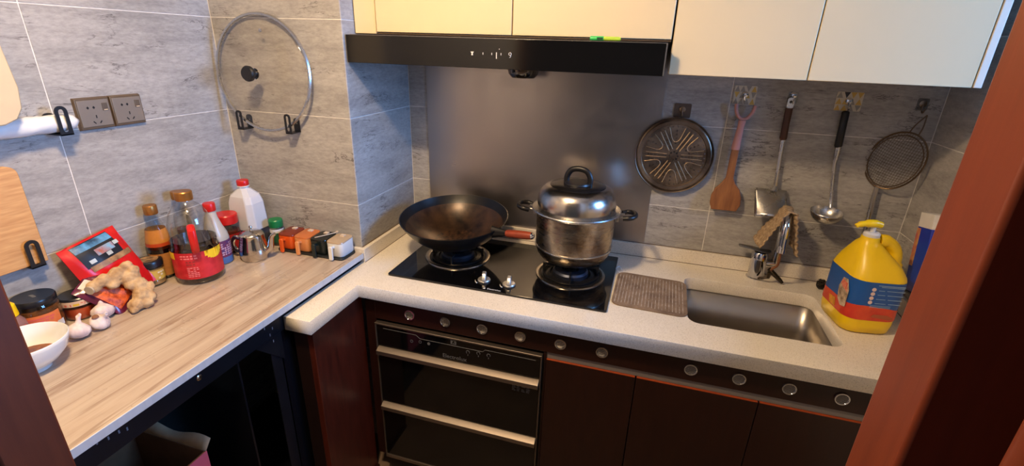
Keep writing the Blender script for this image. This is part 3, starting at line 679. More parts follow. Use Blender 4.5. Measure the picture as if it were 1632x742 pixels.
B().lathe([(0, .001), (.012, .001), (.011, -.004), (0, -.004)], 16).xf(TR(-.044, -.084, .086) @ RX(PI/2+.1) @ RY(.3)).build('cut_face', pm('ginger_cut', S(196, 182, 158), .6, var=.2), t)

# small jar with yellow label
t = thing('bean_curd_jar', 'small glass jar with yellow paper label and black printed lid beside the ginger', 'jar', (-.452, -.845, ZT))
B().lathe([(0, 0), (.033, 0), (.0365, .004), (.0365, .014), (.0345, .017), (.0345, .056), (.032, .062), (.030, .068)], 36).build('jar_glass', CLEAR, t, ang=50)
B().lathe([(0, .005), (.032, .005), (.033, .012), (.032, .018), (.032, .055), (0, .056)], 32).build('contents', pm('tan_contents', S(176, 132, 72), .4, var=.25, vs=50), t)
ld = B().lathe([(.034, .060), (.0365, .062), (.0365, .076), (.034, .080), (.029, .081), (.028, .080), (0, .080)], 40).build('lid', MATS['black_lid'], t)
B().lathe([(0, .0803), (.026, .0803), (.0262, .0806), (0, .0808)], 32).build('lid_picture', pm('lid_picture', S(186, 150, 104), .4, col2=S(60, 40, 30), vs=70), ld)
lb = lab([(.0352, .020), (.0352, .052)], -2.0, .8, pm('yellow_paper_label', S(206, 172, 70), .6, col2=S(180, 128, 60), vs=35), t, n=30)
marks(lb, .0355, .024, .050, -.15, .5, 3, 3, pm('cream_ink', S(226, 210, 170), .6), .8, .8)

# bottles
def bottle(name, label, loc, prof, mat, liquid, lmat, cap, cmat, cat='bottle', group=None):
    t = thing(name, label, cat, (*loc, ZT), group=group)
    B().lathe(prof, 40).build('bottle_glass', mat, t, ang=60)
    if liquid: B().lathe(liquid, 36).build('liquid', lmat, t, ang=60)
    B().lathe(cap, 28).build('cap', cmat, t, ang=30)
    return t
def inner(prof, zmax, d=.0022):
    out = [(0, prof[0][1]+d)]
    for r, z in prof[1:]:
        if z > zmax: break
        out.append((max(r-d, .001), z+d if z < .01 else z))
    return out+[(out[-1][0], zmax), (0, zmax)]
CAPB = lambda z, r, h: [(r, z), (r*1.04, z+.003), (r*1.04, z+h-.003), (r*.95, z+h), (0, z+h)]
pr = [(0, 0), (.030, 0), (.034, .004), (.034, .095), (.0335, .115), (.026, .160), (.0155, .192), (.0145, .205), (.0145, .214)]
t = bottle('sesame_oil_bottle', 'slim amber oil bottle with bronze cap and tan label beside the soy sauce jug', (-.466, -.790), pr, CLEAR, inner(pr, .098), SOY, CAPB(.206, .0175, .028), BRONZE)
lab([(.0342, .012), (.0342, .085)], -2.2, 1.0, pm('tan_paper_label', S(176, 118, 58), .55, var=.2, vs=40, vscale=(1, 1, 4)), t, n=28)
lab([(.0338, .118), (.0265, .160)], -PI, PI, pm('amber_neck_label', S(196, 132, 62), .35, var=.25, vs=30), t, 'neck_label', 36)
lab([(.0343, .108), (.0341, .119)], -PI, PI, pm('orange_red_band', S(190, 74, 34), .4, var=.1), t, 'neck_band', 36)
# big soy sauce jug with handle
pr = [(0, 0), (.056, 0), (.064, .004), (.066, .012), (.066, .110), (.063, .118), (.0635, .122), (.060, .160), (.058, .185), (.050, .215), (.035, .238), (.021, .250), (.019, .256), (.019, .268)]
t = bottle('soy_sauce_jug', 'big clear soy sauce jug with bronze cap, red handle and red yellow label', (-.356, -.762), pr, CLEARPL, inner(pr, .135), SOY, CAPB(.256, .023, .027), BRONZE)
ja = -.62
lb = lab([(.0665, .022), (.0668, .108)], ja-1.75, ja+1.35, REDLAB, t, n=36)
b = B()
for i in range(9):
    a0_ = ja+.25+.105*i; d_ = .030*math.sqrt(max(0.02, 1-((i-4)/4.8)**2))
    b.add([(.0671*math.cos(q), .0671*math.sin(q), z) for z in (.1075-d_, .1078) for q in (a0_, a0_+.105)], [(0, 1, 3, 2)])
b.build('yellow_oval', pm('yellow_ink', S(240, 200, 30), .5), lb)
b = B(); b.add([(.0671*math.cos(q), .0671*math.sin(q), z) for z in (.085, .1075) for q in (ja-1.5, ja-1.35, ja-1.2, ja-1.05)], [(0, 1, 5, 4), (1, 2, 6, 5), (2, 3, 7, 6)]); b.build('yellow_corner', MATS['yellow_ink'], lb)
DRK = pm('maroon_ink', S(150, 44, 44), .6); PKI = pm('pink_ink', S(228, 120, 120), .6)
marks(lb, .0672, .088, .104, ja-.75, ja-.05, 2, 5, PKI, .95, .8); marks(lb, .0672, .068, .086, ja-.55, ja-.15, 2, 3, DRK, 1, .8); marks(lb, .0672, .030, .064, ja-.55, ja-.05, 6, 4, PKI, .9, .8)
hd = B()
d = Vector((math.cos(ja-.05), math.sin(ja-.05), 0)); up = Vector((0, 0, 1))
hd.tube([d*.052+up*.188, d*.074+up*.192, d*.090+up*.183, d*.092+up*.160, d*.090+up*.128, d*.082+up*.118, d*.060+up*.120], .0105, 10, flat=.62, up=(-d.y, d.x, 0)); h_ = hd.build('handle', RED, t, bevel=0)
hd = B(); hd.tube([d*.0645+up*.118, d*.0595+up*.190], .007, 8); hd.build('handle_back', RED, t)
# bottle behind
pr = [(0, 0), (.021, 0), (.024, .004), (.024, .16), (.021, .19), (.015, .222), (.0135, .235)]
t = bottle('vinegar_bottle', 'slim bottle with bronze cap standing behind the soy sauce jug', (-.462, -.700), pr, CLEAR, inner(pr, .13), pm('amber_vinegar', S(110, 56, 18), .1, var=.2), CAPB(.228, .0165, .026), BRONZE)
# cloudy bottle with red cap, blue and red label
pr = [(0, 0), (.034, 0), (.0385, .005), (.0395, .03), (.0395, .085), (.036, .105), (.026, .130), (.0175, .160), (.0155, .178), (.0145, .190)]
t = thing('white_vinegar_bottle', 'cloudy white bottle with red cap and blue red label beside the soy sauce jug', 'bottle', (-.393, -.655, ZT))
B().lathe(pr, 40).build('bottle_body', pm('cloudy_plastic', S(188, 182, 172), .3, var=.1), t, ang=60)
B().lathe(CAPB(.183, .0175, .026), 28).build('cap', RED, t, ang=30)
lb = lab([(.0402, .008), (.0402, .084)], -2.2, 1.2, pm('blue_red_label', S(120, 40, 66), .5, col2=S(66, 60, 120), vs=70), t, n=32)
lab([(.0404, .004), (.0404, .026)], -2.2, 1.2, pm('steel_blue_label', S(78, 112, 166), .5, var=.2), t, 'label_base', 32)
marks(lb, .0406, .034, .078, -1.4, .7, 6, 9, pm('white_pink_ink', S(216, 180, 196), .6), .75, .7)
# red lidded jar
t = thing('red_lid_jar', 'squat glass jar with red lid between the white bottle and steel teapot', 'jar', (-.436, -.565, ZT))
B().lathe([(0, 0), (.034, 0), (.038, .004), (.038, .085), (.033, .100), (.032, .110)], 36).build('jar_glass', CLEAR, t, ang=50)
B().lathe([(0, .004), (.032, .004), (.0355, .008), (.0355, .078), (0, .080)], 32).build('contents', pm('red_brown_sauce', S(96, 34, 16), .25, var=.35, vs=30), t)
B().lathe([(.0355, .104), (.0375, .106), (.0375, .134), (.035, .138), (0, .138)], 36).build('lid', RED, t, ang=30)
lab([(.0385, .014), (.0385, .070)], -2.0, 1.2, pm('dark_red_label', S(164, 26, 30), .5, var=.25, vs=40), t, n=28)
# translucent jug with red cap
t = thing('translucent_jug', 'square shouldered translucent white jug with red screw cap in the tiled corner', 'jug', (-.422, -.480, ZT))
def sec(hw, hd_, r, z): return [(x, y, z) for x, y in rrect(-hw, hw, -hd_, hd_, r, 1)]
JUG = pm('translucent_white', S(206, 206, 208), .35, var=.06, vs=8); JUG.node_tree.nodes['Principled BSDF'].inputs['Transmission Weight'].default_value = .0
b = B(); b.loft([sec(.052, .042, .016, 0), sec(.056, .045, .018, .004), sec(.0575, .046, .018, .07), sec(.052, .042, .016, .160), sec(.044, .037, .015, .184), sec(.020, .020, .012, .208), sec(.018, .0175, .0135, .212), sec(.017, .017, .0135, .222)])
b.build('jug_body', JUG, t, ang=14, bevel=.003)
b = B(); b.loft([sec(.0568, .0458, .0182, .004), sec(.0583, .0468, .0185, .064)], 0, False, False); b.build('liquid_zone', pm('grey_blue_liquid', S(60, 66, 84), .2, var=.2, vs=15), t)
B().lathe([(.018, .216), (.0205, .217), (.0205, .220), (.018, .2205)], 28).build('cap_ring', PRINTW, t)
B().lathe(CAPB(.2205, .0190, .019), 28).build('cap', RED, t, ang=30)
# green capped shaker
t = thing('spice_shaker', 'small glass spice shaker with green cap behind the teapot spout', 'shaker', (-.322, -.462, ZT))
B().lathe([(0, 0), (.021, 0), (.0235, .003), (.0235, .066), (.021, .072)], 30).build('jar_glass', CLEAR, t)
B().lathe([(0, .004), (.0215, .004), (.0215, .048), (0, .048)], 26).build('spice', pm('dark_spice', S(40, 44, 30), .7, var=.3, vs=60), t)
B().lathe(CAPB(.070, .0235, .028), 30).build('cap', GREENPL, t, ang=30)
lab([(.0239, .014), (.0239, .062)], -2.2, .9, pm('green_label', S(26, 84, 50), .5, var=.3, vs=50), t, n=24)
lab([(.0241, .050), (.0241, .064)], -2.2, .9, PRINTW, t, 'label_band', 24)
# teapot
t = thing('steel_teapot', 'small polished stainless steel teapot with spout and loop handle', 'teapot', (-.306, -.592, ZT), (0, 0, .25))
TP = pm('polished_steel', S(200, 194, 186), .13, 1.0, var=.06, vs=9)
body = B().lathe([(0, 0), (.040, 0), (.043, .003), (.043, .008), (.0475, .022), (.048, .032), (.045, .050), (.041, .068), (.0385, .082), (.0385, .088), (.036, .089)], 40).build('pot_body', TP, t, ang=60)
ld = B().lathe([(.0385, .089), (.036, .094), (.026, .100), (.012, .104), (0, .105)], 36).build('lid', TP, t, ang=60)
B().lathe([(0, .104), (.004, .105), (.003, .109), (.006, .114), (.0045, .119), (0, .120)], 18).build('lid_knob', TP, ld)
B().tube(cr([(-.041, 0, .072), (-.060, 0, .074), (-.072, 0, .056), (-.067, 0, .032), (-.046, 0, .018)], 6), .0050, 10, flat=1.6, up=(0, 1, 0)).build('handle', TP, t)
P_ = cr([(.042, 0, .030), (.058, 0, .042), (.064, 0, .064), (.070, 0, .084), (.082, 0, .094)], 6)
B().tube(P_, [.013-.0075*i/(len(P_)-1) for i in range(len(P_))], 14, up=(0, 1, 0)).build('spout', TP, t)

# spice box set on a tray
tag(B().prism(rrect(-.285, -.010, -.516, -.4285, .016, 5), ZT+.0002, ZT+.008).build('spice_tray', pm('black_tray', S(30, 34, 34), .4, var=.1), bevel=.002), 'long black tray holding four coloured spice boxes', 'tray')
BOXC = (('orange', S(226, 92, 26), S(120, 44, 24)), ('tan', S(226, 150, 92), S(190, 108, 56)), ('dark green', S(22, 34, 34), S(24, 28, 26)), ('white', S(226, 228, 226), S(176, 156, 130)))
for i, (nm, c, lc) in enumerate(BOXC):
    x = -.2485+.0675*i
    t = thing('spice_box', nm+' spice box with front handle and tinted lid on the black tray', 'spice box', (x, -.4705, ZT+.008), group='spice boxes on the black tray')
    m_ = pm('spice_'+nm.replace(' ', '_'), c, .3, var=.05); lm = pm('spice_lid_'+nm.replace(' ', '_'), lc, .12, var=.15, vs=20)
    def ss(d, z, dy=0): return [(px_, py_, z+(dy*(py_+.038))) for px_, py_ in rrect(-.0315+d, .0315-d, -.038+d, .038-d, .014, 5)]
    B().loft([ss(.003, 0), ss(0, .004), ss(-.0005, .050, .06)]).build('box_body', m_, t, ang=50)
    b = B().loft([ss(-.001, .0507, .06), ss(0, .0545, .06), ss(.006, .056, .06)]).build('lid', lm, t, ang=50)
    b = B().prism(rrect(-.0075, .0075, -.004, .046, .005, 4), -.060, -.053, 'xz').build('handle', m_, t, bevel=.0015)
    B().prism([(-.054, .040), (-.036, .034), (-.036, .042), (-.054, .047)], -.004, .004, 'yz').build('handle_arm', m_, b)
    B().box(-.008, .008, .012, .026, .0590, .0630).build('lid_catch', pm('pale_catch', S(206, 190, 170), .3), t)
t = thing('spice_spoon', 'thin pale spoon resting across the dark green spice box lid', 'spoon', (-.105, -.4665, ZT+.0705))
B().tube([(-.016, -.040, .0), (.012, -.005, .002), (.030, .020, .004)], .0016, 8).build('spoon_handle', pm('pale_spoon', S(216, 200, 176), .3, .4), t)
B().lathe([(0, -.004), (.004, -.002), (.005, .002), (0, .005)], 12).xf(TR(.031, .022, .005)).build('spoon_tip', MATS['pale_spoon'], t)

# ------------------------------------------------------------------ left wall: sockets, hooks, roll, boards
SOCK = pm('bronze_grey_plate', S(150, 138, 124), .38, .5, vscale=(1, 1, 1), vs=12, var=.06); SOCKE = pm('bronze_edge', S(128, 108, 86), .35, .7)
HOLE = pm('socket_hole', S(10, 10, 10), .7)
for i, (y0, y1) in enumerate(((-.8920, -.8035), (-.8025, -.7140))):
    t = thing('power_socket', ('bronze grey wall socket plate next to the wrapped paper roll', 'bronze grey wall socket plate on the side away from the paper roll')[i], 'socket', (XL+.0005, (y0+y1)/2, 1.377))
    hw, hh = (y1-y0)/2, .0425
    b = B(); b.loft([[(0, a, c) for a, c in ((-hw, -hh), (hw, -hh), (hw, hh), (-hw, hh))], [(.009, a, c) for a, c in ((-hw+.002, -hh+.003), (hw-.002, -hh+.003), (hw-.002, hh-.003), (-hw+.002, hh-.003))]]); b.build('rim', SOCKE, t, bevel=.001)
    pl = B().box(.0085, .0108, -hw+.005, hw-.005, -hh+.009, hh-.007).build('face_plate', SOCK, t, bevel=.0008)
    for a, c in ((-.016, .016), (-.001, .016)):
        B().prism([(a-.0035, c), (a, c+.004), (a+.0035, c), (a, c-.004)], .0105, .0112, 'yz').build('pin_hole', HOLE, pl)
    for a, c, ang_ in ((.0, -.008, 0), (-.008, -.023, .7), (.008, -.023, -.7)):
        B().box(.0105, .0112, -.0013, .0013, -.004, .004).xf(TR(0, a, c) @ RX(ang_)).build('pin_slot', HOLE, pl)
    sw = B().box(.0108, .0128, hw-.024, hw-.010, .006, .026).build('rocker_switch', pm('rocker', S(112, 100, 88), .3, .5), t, bevel=.0008)
    B().box(.0128, .0132, hw-.022, hw-.012, .007, .009).build('indicator', pm('pale_indicator', S(226, 200, 160), .4), sw)
HOOKM = BLKPL
def hook(name, label, base, normal, ext=.038, h=.062, wd=.024, group='black slotted wall hooks', back=True):
    """U-shaped hook: back plate on the wall, foot, slotted upright in front. base = bottom middle on the wall"""
    t = thing(name, label, 'hook', base, (0, 0, math.atan2(normal[1], normal[0])+PI/2), group)
    k = h-wd/2
    o2 = [(-wd/2, 0), (wd/2, 0)]+[(wd/2*math.cos(a), k+wd/2*math.sin(a)) for a in [PI*i/10 for i in range(11)]]
    sl = wd*.22
    hl = [(sl*math.cos(a), .014-sl*0+sl*math.sin(a)) for a in [PI+PI*i/8 for i in range(9)]]+[(sl*math.cos(a), k+sl*math.sin(a)) for a in [PI*i/8 for i in range(9)]]
    curve_mesh('slotted_arm', [o2, hl], .0015, HOOKM, t, 0, TR(0, -ext, 0) @ FRONT)
    B().box(-wd/2, wd/2, -ext-.0015, 0, 0, .003).build('foot', HOOKM, t)
    if back: curve_mesh('back_plate', [[(p*1.0, q*.72) for p, q in o2], circ(.003, 10, 0, .030)], .0012, HOOKM, t, 0, TR(0, -.0014, 0) @ FRONT)
    return t
hook('wall_hook', 'black slotted hook cradling the wrapped white roll on the left wall', (XL+.0002, -.952, 1.338), (1, 0), ext=.052, h=.072, wd=.028)
hook('wall_hook', 'black slotted hook cradling the bamboo chopping board on the left wall', (XL+.0002, -1.090, 1.030), (1, 0), ext=.034, h=.072, wd=.030)
hook('wall_hook', 'black slotted hook under the glass lid, next to the left wall', (-.412, YP-.0002, 1.282), (0, -1), ext=.044, h=.066)
hook('wall_hook', 'black slotted hook under the glass lid, on the side towards the range hood', (-.213, YP-.0002, 1.282), (0, -1), ext=.044, h=.066)
t = thing('paper_roll', 'white roll in crinkled clear plastic wrap held along the left wall', 'roll', (XL+.027, -1.08, 1.3665))
b = B(); rings = []
for i in range(31):
    u = i/30; y = -.19+.365*u; r = .0215*(1-.75*max(0, (u-.93)/.07)**2)
    rings.append([(r*(1+.05*math.sin(7*a+13*u*6)+.04*math.sin(3*a-31*u))*math.cos(a), y, r*(1+.05*math.sin(7*a+13*u*6)+.04*math.sin(3*a-31*u))*math.sin(a)) for a in [2*PI*k/24 for k in range(24)]])
b.loft(rings); b.build('wrapped_roll', pm('white_wrap', S(226, 230, 232), .22, var=.08, vs=20, bp=.25, bs=50, coat=.4), t, ang=70)
t = thing('plastic_chopping_board', 'cream plastic chopping board with rounded corner hanging in front of the roll', 'chopping board', (XL+.075, -1.190, 1.52))
out = [(-.14, .30), (.115, .30), (.132, .285), (.150, .02), (.156, -.06), (.150, -.105), (.135, -.128), (.11, -.138), (-.14, -.150)]
B().prism([tuple(p) for p in out], -.004, .004, 'yz').build('board', pm('cream_board', S(206, 186, 150), .5, var=.05), t, bevel=.003)
t = thing('bamboo_chopping_board', 'light bamboo chopping board with rounded corner standing in a black wall hook', 'chopping board', (XL+.006, -1.06, 1.034))
BAM = pm('bamboo', S(214, 166, 108), .45, col2=S(190, 138, 84), vscale=(1, 2, 22), vs=6)
o2 = [(0, 0), (0, .215)]+[(-.022+.022*math.cos(a), .226+.022*math.sin(a)) for a in [PI/2*i/6 for i in range(7)]]+[(-.36, .248), (-.36, 0)]
b = B().prism(o2, 0, .016, 'yz'); b.xf(TR(0, 0, 0) @ RY(0.0) ); b.build('board', BAM, t, bevel=.002)

# glass lid on the corner wall
t = thing('glass_lid', 'large round glass pan lid with steel rim and black knob on the corner wall', 'pan lid', (-.303, YP-.024, 1.470), (math.radians(-3), 0, 0))
R_ = .186
B().lathe([(R_-.004, .000), (R_*.92, .010), (R_*.75, .020), (R_*.45, .030), (R_*.12, .034), (0, .034)], 64).xf(FRONT).build('glass_dome', glass('lid_glass', (.95, .94, .92, 1), .05), t, ang=60)
B().lathe([(R_-.006, -.004), (R_, -.005), (R_+.003, 0), (R_, .005), (R_-.006, .004), (R_-.006, -.004)], 72).xf(FRONT).build('rim', STEEL, t)
k = B().lathe([(0, .032), (.012, .033), (.012, .042), (.010, .046), (.016, .050), (.024, .056), (.0245, .064), (.021, .069), (0, .070)], 32).xf(FRONT).build('knob', BLKPL, t)
B().lathe([(.0, .0335), (.018, .0335), (.018, .036), (0, .036)], 28).xf(FRONT).build('knob_washer', CHROME, k)
B().lathe([(.002, .018), (.005, .018), (.0055, .021), (.002, .021), (.002, .018)], 16).xf(TR(.028, 0, .132) @ FRONT).build('steam_vent', CHROME, t)

# ------------------------------------------------------------------ wok
t = thing('wok', 'black iron wok with brown seasoned inside and wooden handle on the hob', 'wok', (.300, -.247, .872))
WIN_ = pm('wok_patina', S(80, 58, 40), .32, .3, col2=S(32, 24, 20), vs=16, bp=.12, bs=40)
rw, hw_ = .199, .120
pro = [(0, 0)]+[(rw*math.sin(a)/math.sin(1.12), hw_*(1-math.cos(a))/(1-math.cos(1.12))) for a in [1.12*i/14 for i in range(1, 15)]]
b = B(); b.lathe(pro, 56, mi=0); b.lathe([(r*.988, z+.003) for r, z in pro[:6]], 56, mi=2); b.lathe([(r*.988, z+.003) for r, z in pro[5:13]], 56, mi=1); b.lathe([(r*.988, z+.003) for r, z in pro[12:]], 56, mi=0)
b.lathe([(rw, hw_), (rw+.001, hw_+.002), (rw*.988, hw_+.003)], 56, mi=0)
MW = RX(math.radians(6)); b.xf(MW); b.build('pan', [BLKIRON, WIN_, pm('wok_char', S(26, 20, 17), .3, .3, col2=S(84, 58, 38), vscale=(5, 5, 1), vs=14, bp=.3, bs=30)], t, ang=60)
b = B()
for i in range(9): 
    a = -.9+.18*i; r0 = .05+.01*math.sin(i*3); b.tube([(r0*math.cos(a+PI/2), r0*math.sin(a+PI/2)+.01, .0125), ((r0+.045)*math.cos(a+PI/2), (r0+.045)*math.sin(a+PI/2)+.01, .033+.002*(i % 3))], .002, 5)
d = Vector((.92, -.18, .10)).normalized(); p0 = Vector((.172, -.076, .104))
B().tube([p0, p0+d*.02, p0+d*.045, p0+d*.06], [.022, .018, .013, .012], 14, flat=.6).build('handle_socket', BLKIRON, t)
WH = pm('red_brown_wood', S(150, 62, 32), .4, col2=S(112, 42, 22), vscale=(.3, 6, 6), vs=14)
h_ = B().tube([p0+d*.055, p0+d*.062, p0+d*.10, p0+d*.135, p0+d*.150], [.012, .0135, .0145, .0140, .0125], 16).build('handle', WH, t, ang=60)
B().tube([p0+d*.149, p0+d*.155, p0+d*.160], [.0115, .0110, .006], 14).build('handle_ferrule', CHROME, h_)

# ------------------------------------------------------------------ steamer pot
PC = (.742, -.225); GR_ = GRZ
t = thing('steamer_pot', 'stainless steel steamer pot with domed lid and black handles on the hob', 'pot', (*PC, GRZ))
b = B(); b.lathe([(0, 0), (.070, 0), (.095, .004), (.116, .016), (.128, .034), (.1335, .052), (.134, .056)], 64); b.build('pot_bottom', POTSTAIN, t, ang=60)
B().lathe([(.134, .056), (.1365, .057), (.1365, .061), (.134, .062)], 64).build('pot_seam', STEEL, t)
B().lathe([(.134, .062), (.1345, .12), (.1345, .178)], 64).build('pot_body', POTSTAIN, t, ang=50)
B().lathe([(.1345, .178), (.1365, .184), (.146, .187), (.1515, .188), (.1535, .190), (.1515, .193), (.148, .191), (.138, .189), (.131, .186), (.131, .165)], 64).build('pot_lip', STEEL, t, ang=50)
ld = B().lathe([(.1335, .186), (.1345, .190), (.1345, .215), (.131, .236), (.122, .255), (.108, .268), (.094, .272)], 64).build('lid_dome', POTSTEEL, t, ang=60)
B().lathe([(.095, .2715), (.093, .2745), (.06, .2775), (0, .279)], 48).build('lid_window', pm('smoked_lid_glass', S(46, 44, 44), .10, .6, var=.1), ld, ang=60)
hg = B(); hg.tube(cr([(-.040, 0, .278), (-.040, 0, .300), (-.026, 0, .322), (0, 0, .328), (.026, 0, .322), (.040, 0, .300), (.040, 0, .278)], 5), .0075, 12, flat=1.3, up=(0, 1, 0)); hg.xf(RZ(-.1)); k = hg.build('lid_handle', BLKPL, ld)
B().lathe([(0, .277), (.046, .2775), (.044, .284), (0, .286)], 28).build('handle_plate', BLKPL, k)
for s_ in (-1, 1):
    b = B(); b.box(.145, .168, -.024, -.018, .172, .178); b.box(.145, .168, .018, .024, .172, .178); b.box(.133, .146, -.026, .026, .160, .180)
    b.xf(RZ(.12 if s_ > 0 else PI+.02)); br_ = b.build('handle_bracket', STEEL, t, bevel=.001)
    b = B(); b.tube(cr([(.160, -.032, .176), (.180, -.036, .180), (.198, -.022, .182), (.203, 0, .183), (.198, .022, .182), (.180, .036, .180), (.160, .032, .176)], 5), .0085, 12, flat=.9); b.xf(RZ(.12 if s_ > 0 else PI+.02)); b.build('side_handle', BLKPL, t)

# ------------------------------------------------------------------ wall-hung utensils
YW = -.0006
# steamer plate
t = thing('steaming_rack', 'round perforated metal steaming rack with pressed spokes hung on the tiles', 'steaming rack', (1.043, -.016, 1.2345))
DARKST = pm('tarnished_steel', S(168, 150, 130), .32, .9, col2=S(96, 80, 66), vs=14, bp=.1)
holes = []
for k in range(6):
    a = k*PI/3
    for r_ in (.030, .043, .056, .069, .082, .092):
        holes.append(circ(.0026, 7, r_*math.cos(a), r_*math.sin(a)))
    for dd in (-.24, .24):
        for r_ in (.052, .066, .080): holes.append(circ(.0026, 7, r_*math.cos(a+dd), r_*math.sin(a+dd)))
    for r_ in (.045, .060, .075, .088): holes.append(circ(.0026, 7, r_*math.cos(a+PI/6), r_*math.sin(a+PI/6)))
for k in range(8): holes.append(circ(.0035, 8, .014*math.cos(k*PI/4), .014*math.sin(k*PI/4)))
for k in range(40): holes.append(circ(.0024, 6, .103*math.cos(k*PI/20), .103*math.sin(k*PI/20)))
disc = curve_mesh('perforated_disc', [circ(.110, 72)]+holes, .0006, DARKST, t, 0, TR(0, -.004, 0) @ FRONT)
B().lathe([(.108, .003), (.111, .008), (.122, .009), (.128, .004), (.1325, .003), (.1345, .006), (.1325, .009), (.130, .0065)], 72).xf(FRONT).build('rolled_rim', DARKST, t)
RIB = pm('rib_highlight_steel', S(206, 184, 154), .3, 1.0, var=.3, vs=30)
for k in range(6):
    a = k*PI/3
    for dd in (-.006, .006):
        u_ = Vector((math.cos(a), 0, math.sin(a))); n_ = Vector((-math.sin(a), 0, math.cos(a)))
        B().tube([u_*.024+n_*dd+Vector((0, -.0045, 0)), u_*.096+n_*dd*1.25+Vector((0, -.0045, 0))], .0020, 8).build('pressed_rib', RIB, disc)
    am = a+PI/6; u_ = Vector((math.cos(am), 0, math.sin(am))); n_ = Vector((-math.sin(am), 0, math.cos(am)))
    pts = [u_*.098+n_*.026, u_*.060+n_*.013, u_*.050, u_*.060-n_*.013, u_*.098-n_*.026]
    B().tube([p+Vector((0, -.0045, 0)) for p in cr(pts, 5)], .0016, 8).build('pressed_arch', RIB, disc)
def pad_hook(name, label, x, z, w_, h_, mat, hookmat, group=None, dz=-.012):
    t = thing(name, label, 'hook', (x, YW, z), group=group)
    B().prism(rrect(-w_/2, w_/2, -h_/2, h_/2, .004, 3), -.0016, 0, 'xz').build('adhesive_pad', mat, t)
    B().tube(cr([(0, -.002, dz+.018), (0, -.006, dz+.010), (0, -.008, dz-.006), (0, -.016, dz-.012), (0, -.022, dz-.004), (0, -.023, dz+.004)], 5), .0022, 8).build('hook_arm', hookmat, t)
    B().lathe([(0, 0), (.010, 0), (.010, .003), (.005, .005), (0, .005)], 18).xf(TR(0, -.0014, dz+.014) @ FRONT).build('hook_base', hookmat, t)
    return t
pad_hook('pad_hook', 'brown stained clear pad hook above the steaming rack', 1.050, 1.390, .056, .048, pm('stained_clear_pad', S(96, 76, 58), .3, var=.3, vs=30), DARKST, dz=-.010)
TRI = (pm('tri_yellow', S(206, 170, 84), .5), pm('tri_grey', S(150, 146, 136), .5), pm('tri_black', S(40, 40, 46), .5), pm('tri_cream', S(204, 196, 176), .5))
def patterned(label, x, z, w_, h_, seed):
    t = pad_hook('pad_hook', label, x, z, w_, h_, TRI[3], CHROME, 'triangle patterned pad hooks')
    rnd = random.Random(seed); b = B()
    for r_ in range(3):
        for c_ in range(4):
            cx = -w_/2+w_*(c_+.5)/4; cz = -h_/2+h_*(r_+.5)/3; hw2, hh2 = w_/8*.95, h_/6*.95
            up = rnd.random() < .5; y = -.0019
            b.add([(cx-hw2, y, cz-hh2 if up else cz+hh2), (cx+hw2, y, cz-hh2 if up else cz+hh2), (cx, y, cz+hh2 if up else cz-hh2)], [(0, 1, 2)], rnd.choice((0, 1, 2, 0, 1)))
    o = b.build('triangle_print', list(TRI[:3]), t, smooth=False); o['kind'] = 'stuff'
patterned('square triangle patterned pad hook holding the pink handled spatula', 1.238, 1.452, .068, .060, 3)
patterned('square triangle patterned pad hook holding the black handled ladle', 1.541, 1.449, .074, .058, 8)
# wooden spatula with pink handle
t = thing('wooden_spatula', 'brown wooden spatula with pink forked handle hanging on the tiles', 'spatula', (1.239, -.020, 1.060))
WSP = pm('spatula_wood', S(156, 100, 52), .5, col2=S(124, 74, 36), vscale=(8, 4, 1), vs=9)
prof = [(-.042, .0), (.040, .0), (.050, .022), (.049, .050), (.040, .076), (.022, .096), (.0125, .116), (.0125, .222), (-.0115, .222), (-.0125, .116), (-.022, .096), (-.040, .076), (-.0495, .050), (-.050, .022)]
b = B(); b.prism(prof, -.005, .004, 'xz'); 
for i, v in enumerate(b.v):
    if v[2] < .1: b.v[i] = (v[0], v[1]-.012*(1-v[2]/.1)-.15*abs(v[0])*0, v[2])
b.build('blade', WSP, t, bevel=.0025)
PK = pm('pink_silicone', S(200, 142, 132), .5, var=.06)
hd = B().tube([(0, 0, .214), (0, 0, .222), (.001, 0, .250), (.003, 0, .290), (.004, 0, .312)], [.0135, .0140, .0125, .0105, .012], 14, flat=.6, up=(1, 0, 0)).build('handle', PK, t, ang=60)
B().tube(cr([(-.024, 0, .364), (-.020, 0, .340), (-.008, 0, .322), (.004, 0, .316), (.018, 0, .322), (.030, 0, .340), (.034, 0, .362)], 5), .0055, 10).build('handle_fork', PK, hd)
# steel turner
t = thing('steel_turner', 'stainless steel turner with dark wooden handle hanging on the tiles', 'turner', (1.378, -.016, 1.068))
B().tube(cr([(.010, -.006, .090), (.006, -.008, .130), (.003, -.003, .200), (.001, 0, .250)], 4), [.0065]*3+[.0055]*6+[.0065]*4, 10, flat=.55, up=(1, 0, 0)).build('shaft', STEEL, t)
B().tube([(.001, 0, .250), (0, 0, .256), (-.002, 0, .300), (-.003, 0, .352)], [.0095, .0115, .0105, .0115], 14, flat=.7, up=(1, 0, 0)).build('handle', pm('dark_wood_handle', S(78, 44, 28), .45, var=.25, vs=14, vscale=(8, 8, 1)), t, ang=60)
b = curve_mesh('hanging_cap', [rrect(-.010, .010, .350, .385, .009, 4), circ(.0045, 12, 0, .372)], .003, STEEL, t, 0, TR(-.003, 0, 0) @ FRONT)
b = B(); b.grid(lambda u, v: (-.050+.100*u+.006*(1-v), -.012-.040*(1-v)-.018*(1-(2*u-1)**2)*(1-v)+.016*v, .004+.075*v-.012*(2*u-1)**2*(1-v)), 14, 10); b.build('blade', STEEL, t, ang=70, solid=.0015)
B().tube([(.006, -.014, .078), (.010, -.008, .094)], [.014, .0065], 10, flat=.5, up=(1, 0, 0)).build('blade_socket', STEEL, t)
pad_hook('pad_hook', 'small clear pad hook holding the wooden handled turner', 1.381, 1.452, .030, .036, glass('clear_pad', (.8, .8, .8, 1), .12, .2), CHROME, dz=-.006)
